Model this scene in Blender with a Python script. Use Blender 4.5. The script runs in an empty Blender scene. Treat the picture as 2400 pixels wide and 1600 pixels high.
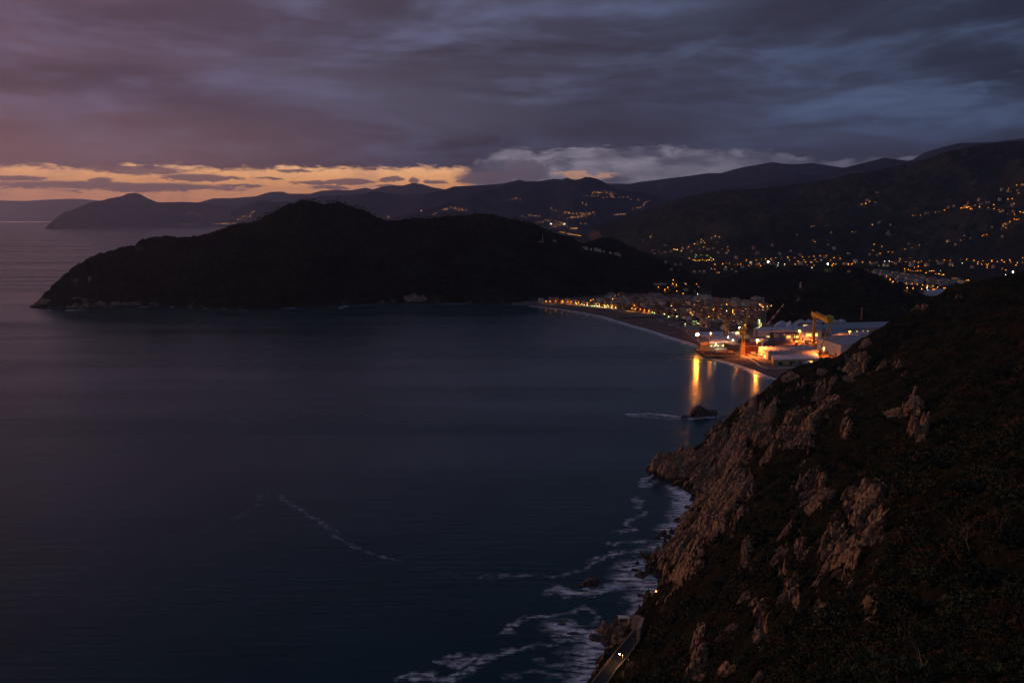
import bpy, math, random, numpy as np
from mathutils import Vector, Matrix
from mathutils.bvhtree import BVHTree
PI=math.pi; R=math.radians
random.seed(7); rng=np.random.default_rng(7)
S=bpy.context.scene; C=S.collection
# ------------------------------------------------------------------ camera
F=1866.67; CZ=260.0; EYE=508.0
PT=math.atan((800-EYE)/F); CP,SP=math.cos(PT),math.sin(PT)
cam=bpy.data.cameras.new('camera'); cam.lens=28; cam.sensor_width=36; cam.clip_end=300000; cam.clip_start=.5
co=bpy.data.objects.new('camera',cam); C.objects.link(co); co.location=(0,0,CZ)
co.rotation_euler=(PI/2-PT,0,0); S.camera=co
def ray(px,py):
    a=(px-1200)/F; b=(800-py)/F
    return a, CP+b*SP, -SP+b*CP
def G(px,py,z=0.0):                      # point of plane z seen at a place of the photograph
    x,y,w=ray(px,py); t=(z-CZ)/w; return (x*t,y*t,z)
def A(px,py,Y):                          # point at depth Y
    x,y,w=ray(px,py); t=Y/y; return (x*t,Y,CZ+w*t)
def zfloor(Y): return 3+max(0.0,Y-2600)*.012
def GF(px,py):
    z=3.0
    for _ in range(12):
        p=G(px,py,z); z=zfloor(min(p[1],9000))
    return (p[0],p[1],z)
def proj(x,y,z):
    z-=CZ; f=y*CP-z*SP; u=y*SP+z*CP
    return 1200+F*x/f, 800-F*u/f
def azel(px,py):
    x,y,w=ray(px,py); return math.degrees(math.atan2(x,y)), math.degrees(math.atan2(w,math.hypot(x,y)))
# ------------------------------------------------------------------ noise (numpy)
def _h(ix,iy,s):
    n=(ix.astype(np.int64)*374761393+iy.astype(np.int64)*668265263+s*1442695041)&0xffffffff
    n=((n^(n>>13))*1274126177)&0xffffffff
    return ((n^(n>>16))&0xffff)/65535.0
def vn(x,y,s=0):
    x=np.asarray(x,float);y=np.asarray(y,float)
    ix=np.floor(x);iy=np.floor(y);fx=x-ix;fy=y-iy
    fx=fx*fx*fx*(fx*(fx*6-15)+10);fy=fy*fy*fy*(fy*(fy*6-15)+10)
    ix=ix.astype(np.int64);iy=iy.astype(np.int64)
    a=_h(ix,iy,s);b=_h(ix+1,iy,s);c=_h(ix,iy+1,s);d=_h(ix+1,iy+1,s)
    return (a+(b-a)*fx)+((c+(d-c)*fx)-(a+(b-a)*fx))*fy
def fbm(x,y,o=5,s=0,g=.5):                # about -1..1
    r=0;a=1;t=0
    for k in range(o):
        r=r+a*(vn(x*2**k+17.3*k,y*2**k-9.1*k,s+k)*2-1); t+=a; a*=g
    return r/t*1.5
def ridged(x,y,o=4,s=0):
    r=0;a=1;t=0
    for k in range(o):
        r=r+a*(1-abs(vn(x*2**k+5.3*k,y*2**k,s+k)*2-1)*1.6); t+=a; a*=.5
    return r/t
def sst(a,b,x):
    t=np.clip((x-a)/(b-a),0,1); return t*t*(3-2*t)
# ------------------------------------------------------------------ materials
class NX:
    def __init__(s,nt,sock): s.nt=nt; s.s=sock
    def _m(s,op,o=None,o2=None):
        n=s.nt.nodes.new('ShaderNodeMath'); n.operation=op
        for i,v in enumerate((s,o,o2)):
            if v is None: continue
            if isinstance(v,NX): s.nt.links.new(v.s,n.inputs[i])
            else: n.inputs[i].default_value=v
        return NX(s.nt,n.outputs[0])
    def __add__(s,o): return s._m('ADD',o)
    __radd__=__add__
    def __sub__(s,o): return s._m('SUBTRACT',o)
    def __mul__(s,o): return s._m('MULTIPLY',o)
    __rmul__=__mul__
    def neg(s): return s._m('MULTIPLY',-1.0)
    def __truediv__(s,o): return s._m('DIVIDE',o)
    def mx(s,o): return s._m('MAXIMUM',o)
    def mn(s,o): return s._m('MINIMUM',o)
    def pw(s,o): return s._m('POWER',o)
    def cl(s): return s.mx(0.0).mn(1.0)
    def ss(s,a,b):
        n=s.nt.nodes.new('ShaderNodeMapRange'); n.interpolation_type='SMOOTHSTEP'
        s.nt.links.new(s.s,n.inputs[0]); n.inputs[1].default_value=a; n.inputs[2].default_value=b
        n.inputs[3].default_value=0; n.inputs[4].default_value=1
        return NX(s.nt,n.outputs[0])
def comb(nt,x,y,z=0.0):
    n=nt.nodes.new('ShaderNodeCombineXYZ')
    for i,v in enumerate((x,y,z)):
        if isinstance(v,NX): nt.links.new(v.s,n.inputs[i])
        else: n.inputs[i].default_value=v
    return n.outputs[0]
def noise(nt,vec,scale=1,detail=5,rough=.55,dist=0,out=0):
    n=nt.nodes.new('ShaderNodeTexNoise'); n.inputs['Scale'].default_value=scale; n.inputs['Detail'].default_value=detail
    n.inputs['Roughness'].default_value=rough; n.inputs['Distortion'].default_value=dist
    if vec is not None: nt.links.new(vec,n.inputs['Vector'])
    return NX(nt,n.outputs[out])
def mixc(nt,f,a,b):
    n=nt.nodes.new('ShaderNodeMix'); n.data_type='RGBA'
    for i,v in ((0,f),(6,a),(7,b)):
        if isinstance(v,NX): nt.links.new(v.s,n.inputs[i])
        elif hasattr(v,'node'): nt.links.new(v,n.inputs[i])
        elif i==0: n.inputs[0].default_value=v
        else: n.inputs[i].default_value=(*v,1)
    return n.outputs[2]
def scalec(nt,col,f):                       # colour times float
    n=nt.nodes.new('ShaderNodeVectorMath'); n.operation='SCALE'
    if hasattr(col,'node'): nt.links.new(col,n.inputs[0])
    else: n.inputs[0].default_value=col
    if isinstance(f,NX): nt.links.new(f.s,n.inputs[3])
    else: n.inputs[3].default_value=f
    return n.outputs[0]
def addc(nt,a,b):
    n=nt.nodes.new('ShaderNodeVectorMath'); n.operation='ADD'; nt.links.new(a,n.inputs[0]); nt.links.new(b,n.inputs[1]); return n.outputs[0]
def lin(r,g,b):
    f=lambda c:(c/255/12.92) if c<=10 else ((c/255+.055)/1.055)**2.4
    return (f(r),f(g),f(b))
def newmat(name):
    m=bpy.data.materials.new(name); m.use_nodes=True; nt=m.node_tree
    b=nt.nodes['Principled BSDF']; b.inputs['Roughness'].default_value=.85
    b.inputs['Specular IOR Level'].default_value=.25
    return m,nt,b
def link(nt,o,i):
    nt.links.new(o.s if isinstance(o,NX) else o,i)
def texc(nt,kind='Object'): return nt.nodes.new('ShaderNodeTexCoord').outputs[kind]
def mat(name,col,var=.25,scale=.5,rough=.85,metal=0,bump=0,col2=None,kind='Object'):
    m,nt,b=newmat(name); v=texc(nt,kind)
    n=noise(nt,v,scale,6,.6)
    c2=col2 or tuple(c*(1-var) for c in col); c1=tuple(min(1,c*(1+var)) for c in col) if not col2 else col
    link(nt,mixc(nt,n.ss(.3,.7),c2,c1),b.inputs['Base Color'])
    b.inputs['Roughness'].default_value=rough; b.inputs['Metallic'].default_value=metal
    if bump:
        bn=nt.nodes.new('ShaderNodeBump'); bn.inputs['Distance'].default_value=bump
        link(nt,noise(nt,v,scale*3,6,.65),bn.inputs['Height']); nt.links.new(bn.outputs[0],b.inputs['Normal'])
    return m
def emit(name,col,st):
    m=bpy.data.materials.new(name); m.use_nodes=True; nt=m.node_tree; nt.nodes.clear()
    e=nt.nodes.new('ShaderNodeEmission'); o=nt.nodes.new('ShaderNodeOutputMaterial')
    e.inputs[0].default_value=(*col,1); e.inputs[1].default_value=st; nt.links.new(e.outputs[0],o.inputs[0]); return m
M={}
# ------------------------------------------------------------------ mesh helpers
def npmesh(name,V,Fc,mats,smooth=False,attr=None,midx=None):
    V=np.asarray(V,np.float32); Fc=np.asarray(Fc,np.int32); k=Fc.shape[1]
    me=bpy.data.meshes.new(name); me.vertices.add(len(V)); me.vertices.foreach_set('co',V.ravel())
    me.loops.add(Fc.size); me.loops.foreach_set('vertex_index',Fc.ravel())
    me.polygons.add(len(Fc)); me.polygons.foreach_set('loop_start',np.arange(0,Fc.size,k,dtype=np.int32))
    if smooth: me.polygons.foreach_set('use_smooth',np.ones(len(Fc),bool))
    else: me.polygons.foreach_set('use_smooth',np.zeros(len(Fc),bool))
    for m in (mats if isinstance(mats,(list,tuple)) else [mats]): me.materials.append(m)
    if midx is not None: me.polygons.foreach_set('material_index',np.asarray(midx,np.int32))
    me.update(calc_edges=True)
    for n,a in (attr or {}).items():
        at=me.attributes.new(n,'FLOAT','POINT'); at.data.foreach_set('value',np.asarray(a,np.float32).ravel())
    return me
def grid_faces(nr,nc):
    i=np.arange(nr*nc).reshape(nr,nc)
    return np.stack([i[:-1,:-1],i[:-1,1:],i[1:,1:],i[1:,:-1]],-1).reshape(-1,4)
def link_ob(name,me,parent=None,loc=None,rz=0):
    o=bpy.data.objects.new(name,me); C.objects.link(o)
    if parent is not None: o.parent=parent
    if loc is not None: o.location=loc
    if rz: o.rotation_euler=(0,0,rz)
    return o
def tag(o,label=None,cat=None,group=None,kind=None):
    if label: o['label']=label
    if cat: o['category']=cat
    if group: o['group']=group
    if kind: o['kind']=kind
    return o
def thing(name,label,cat,loc,rz=0,group=None):
    o=bpy.data.objects.new(name,None); C.objects.link(o); o.empty_display_size=.5
    o.location=loc; o.rotation_euler=(0,0,rz); return tag(o,label,cat,group)
def copy_tree(o,parent=None):
    c=o.copy(); C.objects.link(c)
    if parent is not None: c.parent=parent
    for ch in KIDS.get(o.name,()):
        copy_tree(ch,c)
    return c
KIDS={}
def part(name,me,parent,loc=None,rz=0):
    o=link_ob(name,me,parent,loc,rz); KIDS.setdefault(parent.name,[]).append(o); return o
class MB:
    def __init__(s): s.v=[]; s.f=[]; s.mi=[]
    def quad(s,a,b,c,d,mi=0):
        n=len(s.v); s.v+= [a,b,c,d]; s.f.append((n,n+1,n+2,n+3)); s.mi.append(mi)
    def box(s,x0,y0,z0,x1,y1,z1,mi=0,Mx=None):
        p=[Vector((x,y,z)) for z in (z0,z1) for y in (y0,y1) for x in (x0,x1)]
        if Mx is not None: p=[Mx@q for q in p]
        n=len(s.v); s.v+=[tuple(q) for q in p]
        for f in ((0,2,3,1),(4,5,7,6),(0,1,5,4),(2,6,7,3),(0,4,6,2),(1,3,7,5)): s.f.append(tuple(n+i for i in f)); s.mi.append(mi)
    def bar(s,a,b,w,h=None,mi=0,n=4,taper=1):
        a=Vector(a);b=Vector(b);d=b-a
        if d.length<1e-6: return
        q=d.to_track_quat('Z','Y').to_matrix(); h=h or w; i0=len(s.v)
        for P,t in ((a,1),(b,taper)):
            for k in range(n):
                an=2*PI*(k+.5)/n; rr=.5/ math.cos(PI/n)
                s.v.append(tuple(P+q@Vector((math.cos(an)*w*rr*t,math.sin(an)*h*rr*t,0))))
        for k in range(n):
            j=(k+1)%n; s.f.append((i0+k,i0+j,i0+n+j,i0+n+k)); s.mi.append(mi)
        s.f.append(tuple(i0+k for k in range(n))[::-1]); s.mi.append(mi)
        s.f.append(tuple(i0+n+k for k in range(n))); s.mi.append(mi)
    def poly(s,pts,mi=0):
        n=len(s.v); s.v+=[tuple(p) for p in pts]; s.f.append(tuple(range(n,n+len(pts)))); s.mi.append(mi)
    def sph(s,c,r,mi=0,u=8,w=6,sz=1):
        i0=len(s.v)
        for j in range(w+1):
            th=PI*j/w
            for k in range(u):
                ph=2*PI*k/u; s.v.append((c[0]+r*math.sin(th)*math.cos(ph),c[1]+r*math.sin(th)*math.sin(ph),c[2]+r*sz*math.cos(th)))
        for j in range(w):
            for k in range(u):
                a=i0+j*u+k;b=i0+j*u+(k+1)%u; s.f.append((a,a+u,b+u,b)); s.mi.append(mi)
    def mesh(s,name,mats,smooth=False):
        me=bpy.data.meshes.new(name); me.from_pydata(s.v,[],s.f)
        for m in (mats if isinstance(mats,(list,tuple)) else [mats]): me.materials.append(m)
        for p,i in zip(me.polygons,s.mi): p.material_index=i; p.use_smooth=smooth
        me.update(); return me
# ================================================================== sky
w=bpy.data.worlds.new('World'); S.world=w; w.use_nodes=True; nt=w.node_tree; nt.nodes.clear()
SUN_AZ=-72.0; SUN_EL=9.0
tc=texc(nt,'Generated'); sp=nt.nodes.new('ShaderNodeSeparateXYZ'); nt.links.new(tc,sp.inputs[0])
sx,sy,sz=[NX(nt,sp.outputs[i]) for i in range(3)]
az=sx._m('ARCTAN2',sy)*57.2958
el=sz._m('ARCSINE')*57.2958
nzA=noise(nt,comb(nt,az*.030,el*.20,1.3),1,7,.55,.35)        # long soft streaks
nzB=noise(nt,comb(nt,az*.085,el*.36,4.1),1,9,.6,.35)          # cloud texture
nzC=noise(nt,comb(nt,az*.30,el*.85,9.7),1,8,.62,.5)         # ragged detail
nzD=noise(nt,comb(nt,az*.05,el*.10,7.7),1,4,.5,.3)
def fcurve(x,pts):
    n=nt.nodes.new('ShaderNodeFloatCurve'); c=n.mapping.curves[0]; n.mapping.use_clip=False
    c.points[0].location=pts[0]; c.points[1].location=pts[-1]
    for p in pts[1:-1]: c.points.new(*p)
    for p in c.points: p.handle_type='VECTOR'
    n.mapping.update(); nt.links.new(x.s,n.inputs[1]); return NX(nt,n.outputs[0])
def ramp(x,stops):
    n=nt.nodes.new('ShaderNodeValToRGB'); e=n.color_ramp.elements
    while len(e)<len(stops): e.new(.5)
    for q,(p,c) in zip(e,stops): q.position=p; q.color=(*c,1)
    nt.links.new(x.s,n.inputs[0]); return n.outputs[0]
t360=(az+180.0)*(1/360.0)
P=lambda a:(a+180)/360
deck=ramp(t360,[(0,lin(46,48,60)),(P(-120),lin(74,62,70)),(P(-75),lin(92,74,84)),(P(-34),lin(108,84,98)),(P(-18),lin(82,72,88)),(P(-2),lin(70,69,85)),(P(12),lin(60,65,84)),(P(33),lin(49,60,81)),(P(90),lin(36,42,56)),(1,lin(46,48,60))])
blue=ramp(t360,[(0,lin(60,68,90)),(P(-34),lin(106,94,120)),(P(0),lin(88,93,122)),(P(20),lin(76,91,122)),(1,lin(60,68,90))])
dark=ramp(t360,[(0,lin(40,42,52)),(P(-75),lin(90,66,72)),(P(-34),lin(78,60,72)),(P(0),lin(52,48,61)),(P(33),lin(35,40,55)),(1,lin(40,42,52))])
c0=mixc(nt,nzA.ss(.40,.66),dark,deck)
c0=mixc(nt,(nzB*.6+nzA*.4).ss(.46,.66)*.9,c0,blue)
c0=mixc(nt,nzC.ss(.45,.72)*.30*nzB.ss(.35,.6),c0,dark)
# pinker upper left
c0=mixc(nt,nzD.ss(.48,.62)*(az.neg()).ss(14,30)*.55,c0,lin(116,78,88))
# blue openings in the right half between 8 and 13 degrees high
a1,e1=azel(2050,240)
ov=((az-a1)*(1/17.0)).pw(2.0)+((el-e1)*(1/2.6)).pw(2.0)
gap=(NX.neg(ov)+1.0).ss(0,.8)*(nzC*.6+nzB*.4).ss(.49,.60)
c0=mixc(nt,gap*.55,c0,lin(74,89,118))
dk=((az-azel(1550,225)[0])*(1/10.0)).pw(2.0)+((el-azel(1550,260)[1])*(1/2.9)).pw(2.0)
c0=mixc(nt,(NX.neg(dk)+1.0).ss(0,.9)*.55,c0,lin(50,50,66))
# top darker band
c0=mixc(nt,el.ss(13,19)*.35*nzA.ss(.35,.55),c0,dark)
c0=scalec(nt,c0,NX.neg(el.ss(13,34)*.30)+1.0)
c0=mixc(nt,el.ss(15,34)*.80,c0,lin(30,45,62))
back=(sy.neg()).ss(-.05,.6).mx(el.ss(40,75))  # unseen sky behind the camera and overhead, brightened to light the foam
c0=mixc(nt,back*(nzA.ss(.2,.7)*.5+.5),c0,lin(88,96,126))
nzE=noise(nt,comb(nt,az*.9,el*3.2,5.5),1,6,.6,.4)
# under the deck
clear=ramp(el*(1/8.0),[(0,lin(216,150,132)),(.14,lin(248,160,108)),(.30,lin(255,176,108)),(.55,lin(255,200,152)),(1,lin(190,150,140))])
clear=mixc(nt,az.neg().ss(12,34)*.35,clear,lin(214,144,116))
virga=noise(nt,comb(nt,az*.35,el*.06,3.3),1,4,.5,.2)
clear=mixc(nt,virga.ss(.50,.70)*.32,clear,lin(160,116,112))
sky=nt.nodes.new('ShaderNodeTexSky'); sky.sky_type='NISHITA'; sky.sun_disc=False
sky.sun_elevation=R(0.5); sky.sun_rotation=R(SUN_AZ%360)
clear=scalec(nt,addc(nt,clear,scalec(nt,sky.outputs[0],.02)),1.18)
bank=mixc(nt,nzC.ss(.36,.66),lin(78,76,92),lin(144,138,152))
bank=mixc(nt,nzB.ss(.5,.66)*.7,bank,lin(84,78,92))
bank=mixc(nt,az.ss(6,22)*.6,bank,lin(70,74,92))
a2=azel(1085,0)[0]; wa,we=azel(1365,411)
win=(((az-wa)*(1/2.3)).pw(2.0)+((el-we)*(1/.36)).pw(2.0)+(nzE-.5)*4.5+(nzC-.5)*2)
und=mixc(nt,((NX.neg(az)+a2)+(nzC-.5)*3.5+(nzB-.5)*2).ss(-1.3,1.3),bank,clear)
und=mixc(nt,(NX.neg(win)+1.0).ss(-.1,.7)*.8,und,lin(222,164,128))
spots=[(270,437,265,10),(235,428,35,11),(455,417,80,8.5),(520,419,55,5),(640,418,36,4),(820,425,50,7),(745,428,62,3.5),(775,441,42,7.5),(920,419,14,7),(905,420,18,5),
 (970,423,18,8),(1018,427,24,5),(1150,418,90,16),(320,398,105,10),(30,417,62,6),(700,400,40,4),(1240,400,60,30),(555,436,45,3),(60,436,60,3),(890,436,25,3)]
sm=None
azw=az+(nzC-.5)*4.0; elw=el+(nzE-.5)*.55+(nzC-.5)*.25
for px,py,rx,ry in spots:
    a,e=azel(px,py); k=57.3/F
    d=((azw-a)*(1/(rx*k*.95))).pw(2.0)+((elw-e)*(1/(ry*k))).pw(2.0)
    d=NX.neg(d)+1.0
    sm=d if sm is None else sm.mx(d)
sm=sm+(nzE-.5)*2.6
und=mixc(nt,sm.ss(-.35,.55)*.92,und,mixc(nt,az.ss(-8,2),lin(124,90,92),lin(96,86,98)))
EP=[(-100,392),(0,392),(350,391),(700,392),(1050,395),(1100,388),(1180,352),(1400,343),(1820,348),(1900,372),(2150,366),(2500,350)]
edge=fcurve((az+45.0)*(1/90.0),[(0,azel(0,392)[1]/10)]+[((azel(a,b)[0]+45)/90,azel(a,b)[1]/10) for a,b in EP[1:]]+[(1,.45)])*10.0
dm=(edge-el+(nzC-.5)*1.0+(nzB-.5)*.7+(nzE-.5)*1.1).ss(-.14,.26)
fin=mixc(nt,dm,c0,und)
low=(edge-el).ss(-2.2,-.1)*(1-0)        # deck base darker close to its edge
fin2=mixc(nt,low*.45*(NX.neg(dm)+1.0)*az.ss(-16,-2),fin,lin(46,43,56))
# warm rim of the deck on the left
fin2=mixc(nt,(edge-el).ss(-5.0,0)*(NX.neg(dm)+1.0)*az.neg().ss(3,28)*.6,fin2,lin(128,88,84))
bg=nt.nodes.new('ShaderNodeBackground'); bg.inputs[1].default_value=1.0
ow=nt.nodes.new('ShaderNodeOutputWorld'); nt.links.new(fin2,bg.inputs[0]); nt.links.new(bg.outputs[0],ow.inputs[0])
sl=bpy.data.lights.new('sun','SUN'); sl.energy=.72; sl.angle=R(9); sl.color=(1,.50,.29)
so=bpy.data.objects.new('sun',sl); C.objects.link(so)
sd=Vector((math.sin(R(SUN_AZ))*math.cos(R(SUN_EL)),math.cos(R(SUN_AZ))*math.cos(R(SUN_EL)),math.sin(R(SUN_EL))))
so.rotation_euler=sd.to_track_quat('Z','Y').to_euler()
S.view_settings.view_transform='Standard'; S.view_settings.look='None'
S.view_settings.exposure=.37; S.view_settings.gamma=1
cy=S.cycles; cy.use_denoising=True; cy.sample_clamp_indirect=4; cy.volume_bounces=1; cy.max_bounces=5
cy.diffuse_bounces=2; cy.glossy_bounces=2; cy.transparent_max_bounces=8; cy.caustics_reflective=False; cy.caustics_refractive=False
# ================================================================== haze
def build_haze():
    b=MB(); b.box(-47500,-47500,-31,47500,47500,1900)
    m=bpy.data.materials.new('haze'); m.use_nodes=True; nt=m.node_tree; nt.nodes.clear()
    v=nt.nodes.new('ShaderNodeVolumePrincipled'); v.inputs['Density'].default_value=2.7e-5
    v.inputs['Color'].default_value=(.60,.66,.95,1); v.inputs['Anisotropy'].default_value=.62
    o=nt.nodes.new('ShaderNodeOutputMaterial'); nt.links.new(v.outputs[0],o.inputs['Volume'])
    tag(link_ob('haze',b.mesh('haze',m)),kind='stuff')
build_haze()
# ================================================================== materials of the land
def terrain_mat(name,c1,c2,rock,scale,hasrock=True,bump=2.0,extra=None):
    m,nt,b=newmat(name); v=texc(nt)
    n=noise(nt,v,scale,8,.65); n2=noise(nt,v,scale*.13,5,.6)
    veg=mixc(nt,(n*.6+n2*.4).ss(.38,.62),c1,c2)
    rn=noise(nt,v,scale*1.7,8,.7)
    rc=mixc(nt,rn.ss(.40,.58),tuple(c*.28 for c in rock),rock)
    if hasrock:
        at=nt.nodes.new('ShaderNodeAttribute'); at.attribute_name='rock'
        f=(NX(nt,at.outputs['Fac'])+(n-.5)*.9).ss(.42,.58)
        sp_=nt.nodes.new('ShaderNodeSeparateXYZ'); nt.links.new(v,sp_.inputs[0]); zz=NX(nt,sp_.outputs[2])+(rn-.5)*3
        link(nt,mixc(nt,zz.ss(1.5,4.5),tuple(c*.13 for c in rock),mixc(nt,f,veg,rc)),b.inputs['Base Color'])
    else: link(nt,veg,b.inputs['Base Color'])
    bn=nt.nodes.new('ShaderNodeBump'); bn.inputs['Distance'].default_value=bump; bn.inputs['Strength'].default_value=.8
    link(nt,noise(nt,v,scale*2.5,7,.7),bn.inputs['Height']); nt.links.new(bn.outputs[0],b.inputs['Normal'])
    b.inputs['Roughness'].default_value=.95; b.inputs['Specular IOR Level'].default_value=0
    return m
M['headland']=terrain_mat('headland',(.003,.005,.003),(.022,.024,.014),(.22,.16,.12),.05,bump=5)
M['ridge']=terrain_mat('ridge',(.018,.020,.018),(.045,.046,.036),(.16,.12,.1),.02,bump=10)
M['mount']=terrain_mat('mount',(.03,.036,.048),(.05,.058,.075),(.2,.2,.2),.004,False,bump=30)  # bluish base colours put a little distance haze into the slopes
M['hillside']=terrain_mat('hillside',(.012,.012,.008),(.032,.028,.018),(.42,.26,.155),.35,bump=1.3)
M['rock']=mat('rock',(.42,.26,.155),.45,.45,.95,bump=.9,col2=(.10,.06,.04))
M['wetrock']=mat('wetrock',(.10,.075,.065),.5,.3,.6,bump=.6)
M['sand']=mat('sand',(.13,.095,.085),.25,.03,.95,bump=.2)
M['ground']=mat('ground',(.035,.032,.026),.35,.03,.95)
for k_ in('ground','sand'): M[k_].node_tree.nodes['Principled BSDF'].inputs['Specular IOR Level'].default_value=0
M['asphalt']=mat('asphalt',(.040,.037,.034),.25,.4,.85)
# ------------------------------------------------------------------ sea with foam
WL=[(1200,713),(1253,717),(1306,723),(1359,731),(1413,741),(1466,757),(1519,772),(1572,789),(1634,808),(1650,826),(1670,840),(1704,847),(1738,857),(1772,869),(1806,883),(1833,891),(1880,906),(1960,935),(2100,975),(2400,1040),(2700,1100)]
UP=[(1200,709),(1255,711),(1330,713),(1400,719),(1450,727),(1500,737),(1550,749),(1600,775),(1632,800),(1650,815),(1690,828),(1733,836),(1772,852),(1800,862),(1850,868),(1900,876),(1980,902),(2110,935),(2400,990),(2700,1050)]
HB=[(60,718),(72,722),(110,726),(178,726),(255,719),(383,718),(460,721),(536,724),(600,726),(659,723),(727,718),(830,715),(952,710),(1059,711),(1200,713)]
CO=[(1541,1124),(1568,1136),(1598,1148),(1622,1165),(1614,1200),(1590,1235),(1572,1262),(1548,1292),(1512,1318),(1500,1345),(1545,1362),(1542,1385),(1516,1412),(1492,1440),(1462,1478),(1432,1520),(1400,1560),(1372,1600),(1330,1680),(1270,1800),(1200,1950)]
foam=[ # polyline, width m, strength
 (WL[1:5],16,.9),(WL[4:9],19,1.0),(WL[9:16],13,1.0),(HB[0:4],9,.75),(HB[3:9],6,.55),(HB[8:],7,.55),
 (CO[3:6],9,.95),(CO[5:8],7,.9),(CO[8:12],9,.9),(CO[11:14],6,.8),(CO[14:21],9,.9),
 ([(1596,1150),(1612,1175),(1606,1205)],13,1.0),([(1500,1330),(1490,1352),(1475,1360)],12,1.0),([(1520,1372),(1510,1395)],12,.9),
 ([(1455,1518),(1410,1560)],8,.9),([(1420,1500),(1395,1540),(1375,1590)],14,.9),([(1535,1128),(1500,1140)],4,.7),
 ([(1305,1378),(1330,1390),(1372,1388),(1400,1376),(1440,1372)],5,.85),([(1300,1386),(1345,1385),(1380,1392)],3.5,.85),
 ([(1310,1470),(1350,1478),(1395,1485)],9,.8),([(1308,1460),(1340,1462)],4,.8),([(1300,1495),(1350,1500)],3,.5),
 ([(1300,1530),(1350,1523),(1400,1515)],3,.5),([(1290,1560),(1340,1552),(1385,1545)],3,.5),
 ([(1495,1125),(1500,1118),(1530,1112)],2.2,.7),([(1560,1105),(1528,1110),(1505,1122),(1497,1135)],2.2,.55),
 ([(1485,1175),(1502,1168),(1490,1190)],2.5,.5),([(1510,1202),(1480,1210),(1465,1230),(1480,1240),(1448,1248)],2.6,.6),
 ([(1425,1271),(1480,1268),(1530,1262)],2.4,.55),([(1430,1290),(1450,1285)],2,.5),([(1455,1296),(1420,1302),(1385,1313)],2.8,.75),
 ([(1384,1314),(1370,1330),(1340,1342),(1300,1350),(1220,1352),(1130,1350)],2.3,.40),([(1130,1350),(1040,1338),(980,1316),(940,1300)],1.8,.13),
 ([(662,1162),(690,1185),(720,1208),(760,1232),(790,1250),(820,1272),(870,1296),(930,1316)],2.3,.3),([(620,1150),(600,1180),(570,1200),(545,1215)],2.6,.2),
 ([(545,1215),(430,1255),(300,1300),(180,1340),(80,1390),(20,1420)],3,.10),([(620,1140),(700,1090),(780,1060),(900,1042)],4,.06),
 ([(1165,1485),(1200,1465),(1240,1450),(1290,1440)],2.4,.65),([(1290,1440),(1340,1430),(1375,1425),(1400,1442),(1395,1460)],2.2,.55),([(1365,1420),(1345,1432)],1.8,.5),
 ([(940,1595),(985,1582),(1040,1590),(1075,1575),(1120,1560),(1150,1545)],3.4,.7),([(1060,1555),(1110,1540),(1180,1528),(1240,1518)],2.6,.6),([(1020,1548),(1090,1540)],2,.5),
 ([(1260,1512),(1300,1508)],2,.45),([(1250,1545),(1330,1570)],2,.35),([(1180,1590),(1260,1575),(1340,1590)],3,.35),
 ([(1482,972),(1520,970),(1560,973),(1600,978),(1640,980),(1672,976)],5,.9),([(1484,976),(1540,978),(1590,982)],2.5,.6),([(1690,968),(1730,968)],2,.4),
 ([(795,719),(815,718),(800,722)],4,.8),([(1320,895),(1340,888)],2.5,.25),([(1480,825),(1520,818)],6,.12),([(1560,848),(1600,834)],4,.3),
 ([(224,760),(225,780),(250,786)],3,.05),([(0,730),(60,728)],8,.10),
 ([(1480,1290),(1520,1280),(1540,1275)],6,.55),([(1440,1330),(1500,1315)],5,.6),([(1560,1240),(1590,1225)],7,.75),
]
def seg_d(X,Y,p,q):
    dx,dy=q[0]-p[0],q[1]-p[1]; t=np.clip(((X-p[0])*dx+(Y-p[1])*dy)/(dx*dx+dy*dy+1e-9),0,1)
    return np.hypot(X-p[0]-t*dx,Y-p[1]-t*dy),t
def build_sea():
    azs=np.concatenate([np.arange(-180,-36,9),np.linspace(-36,36,860),np.arange(40.5,181,9)])
    azs[0]=-180; azs[-1]=180
    rs=np.concatenate([[4,100,250],np.geomspace(370,1500,560),np.geomspace(1520,46000,230)])
    Rr,Az=np.meshgrid(rs,np.radians(azs),indexing='ij'); X=Rr*np.sin(Az); Y=Rr*np.cos(Az)
    fo=np.zeros_like(X)
    wx=X+fbm(X*.06,Y*.06,3,81)*4; wy=Y+fbm(X*.06,Y*.06,3,82)*4
    wx=wx+fbm(X*.23,Y*.23,3,83)*2.4; wy=wy+fbm(X*.23,Y*.23,3,84)*2.4
    for pl,wd,st in foam:
        g=[G(*p) for p in pl]
        lo=np.array([(q[0],q[1]) for q in g]).min(0)-wd*4-8; hi=np.array([(q[0],q[1]) for q in g]).max(0)+wd*4+8
        m=(X>lo[0])&(X<hi[0])&(Y>lo[1])&(Y<hi[1])
        if not m.any(): continue
        d=None
        for p,q in zip(g,g[1:]):
            e,_=seg_d(wx[m],wy[m],p,q); d=e if d is None else np.minimum(d,e)
        fo[m]=np.maximum(fo[m],st*np.exp(-(d/wd)**2*.9))
    me=npmesh('sea',np.stack([X,Y,np.zeros_like(X)],-1).reshape(-1,3),grid_faces(*X.shape)[:, ::-1],None or M['sea'],True,{'foam':fo})
    tag(link_ob('sea',me),kind='structure')
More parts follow.
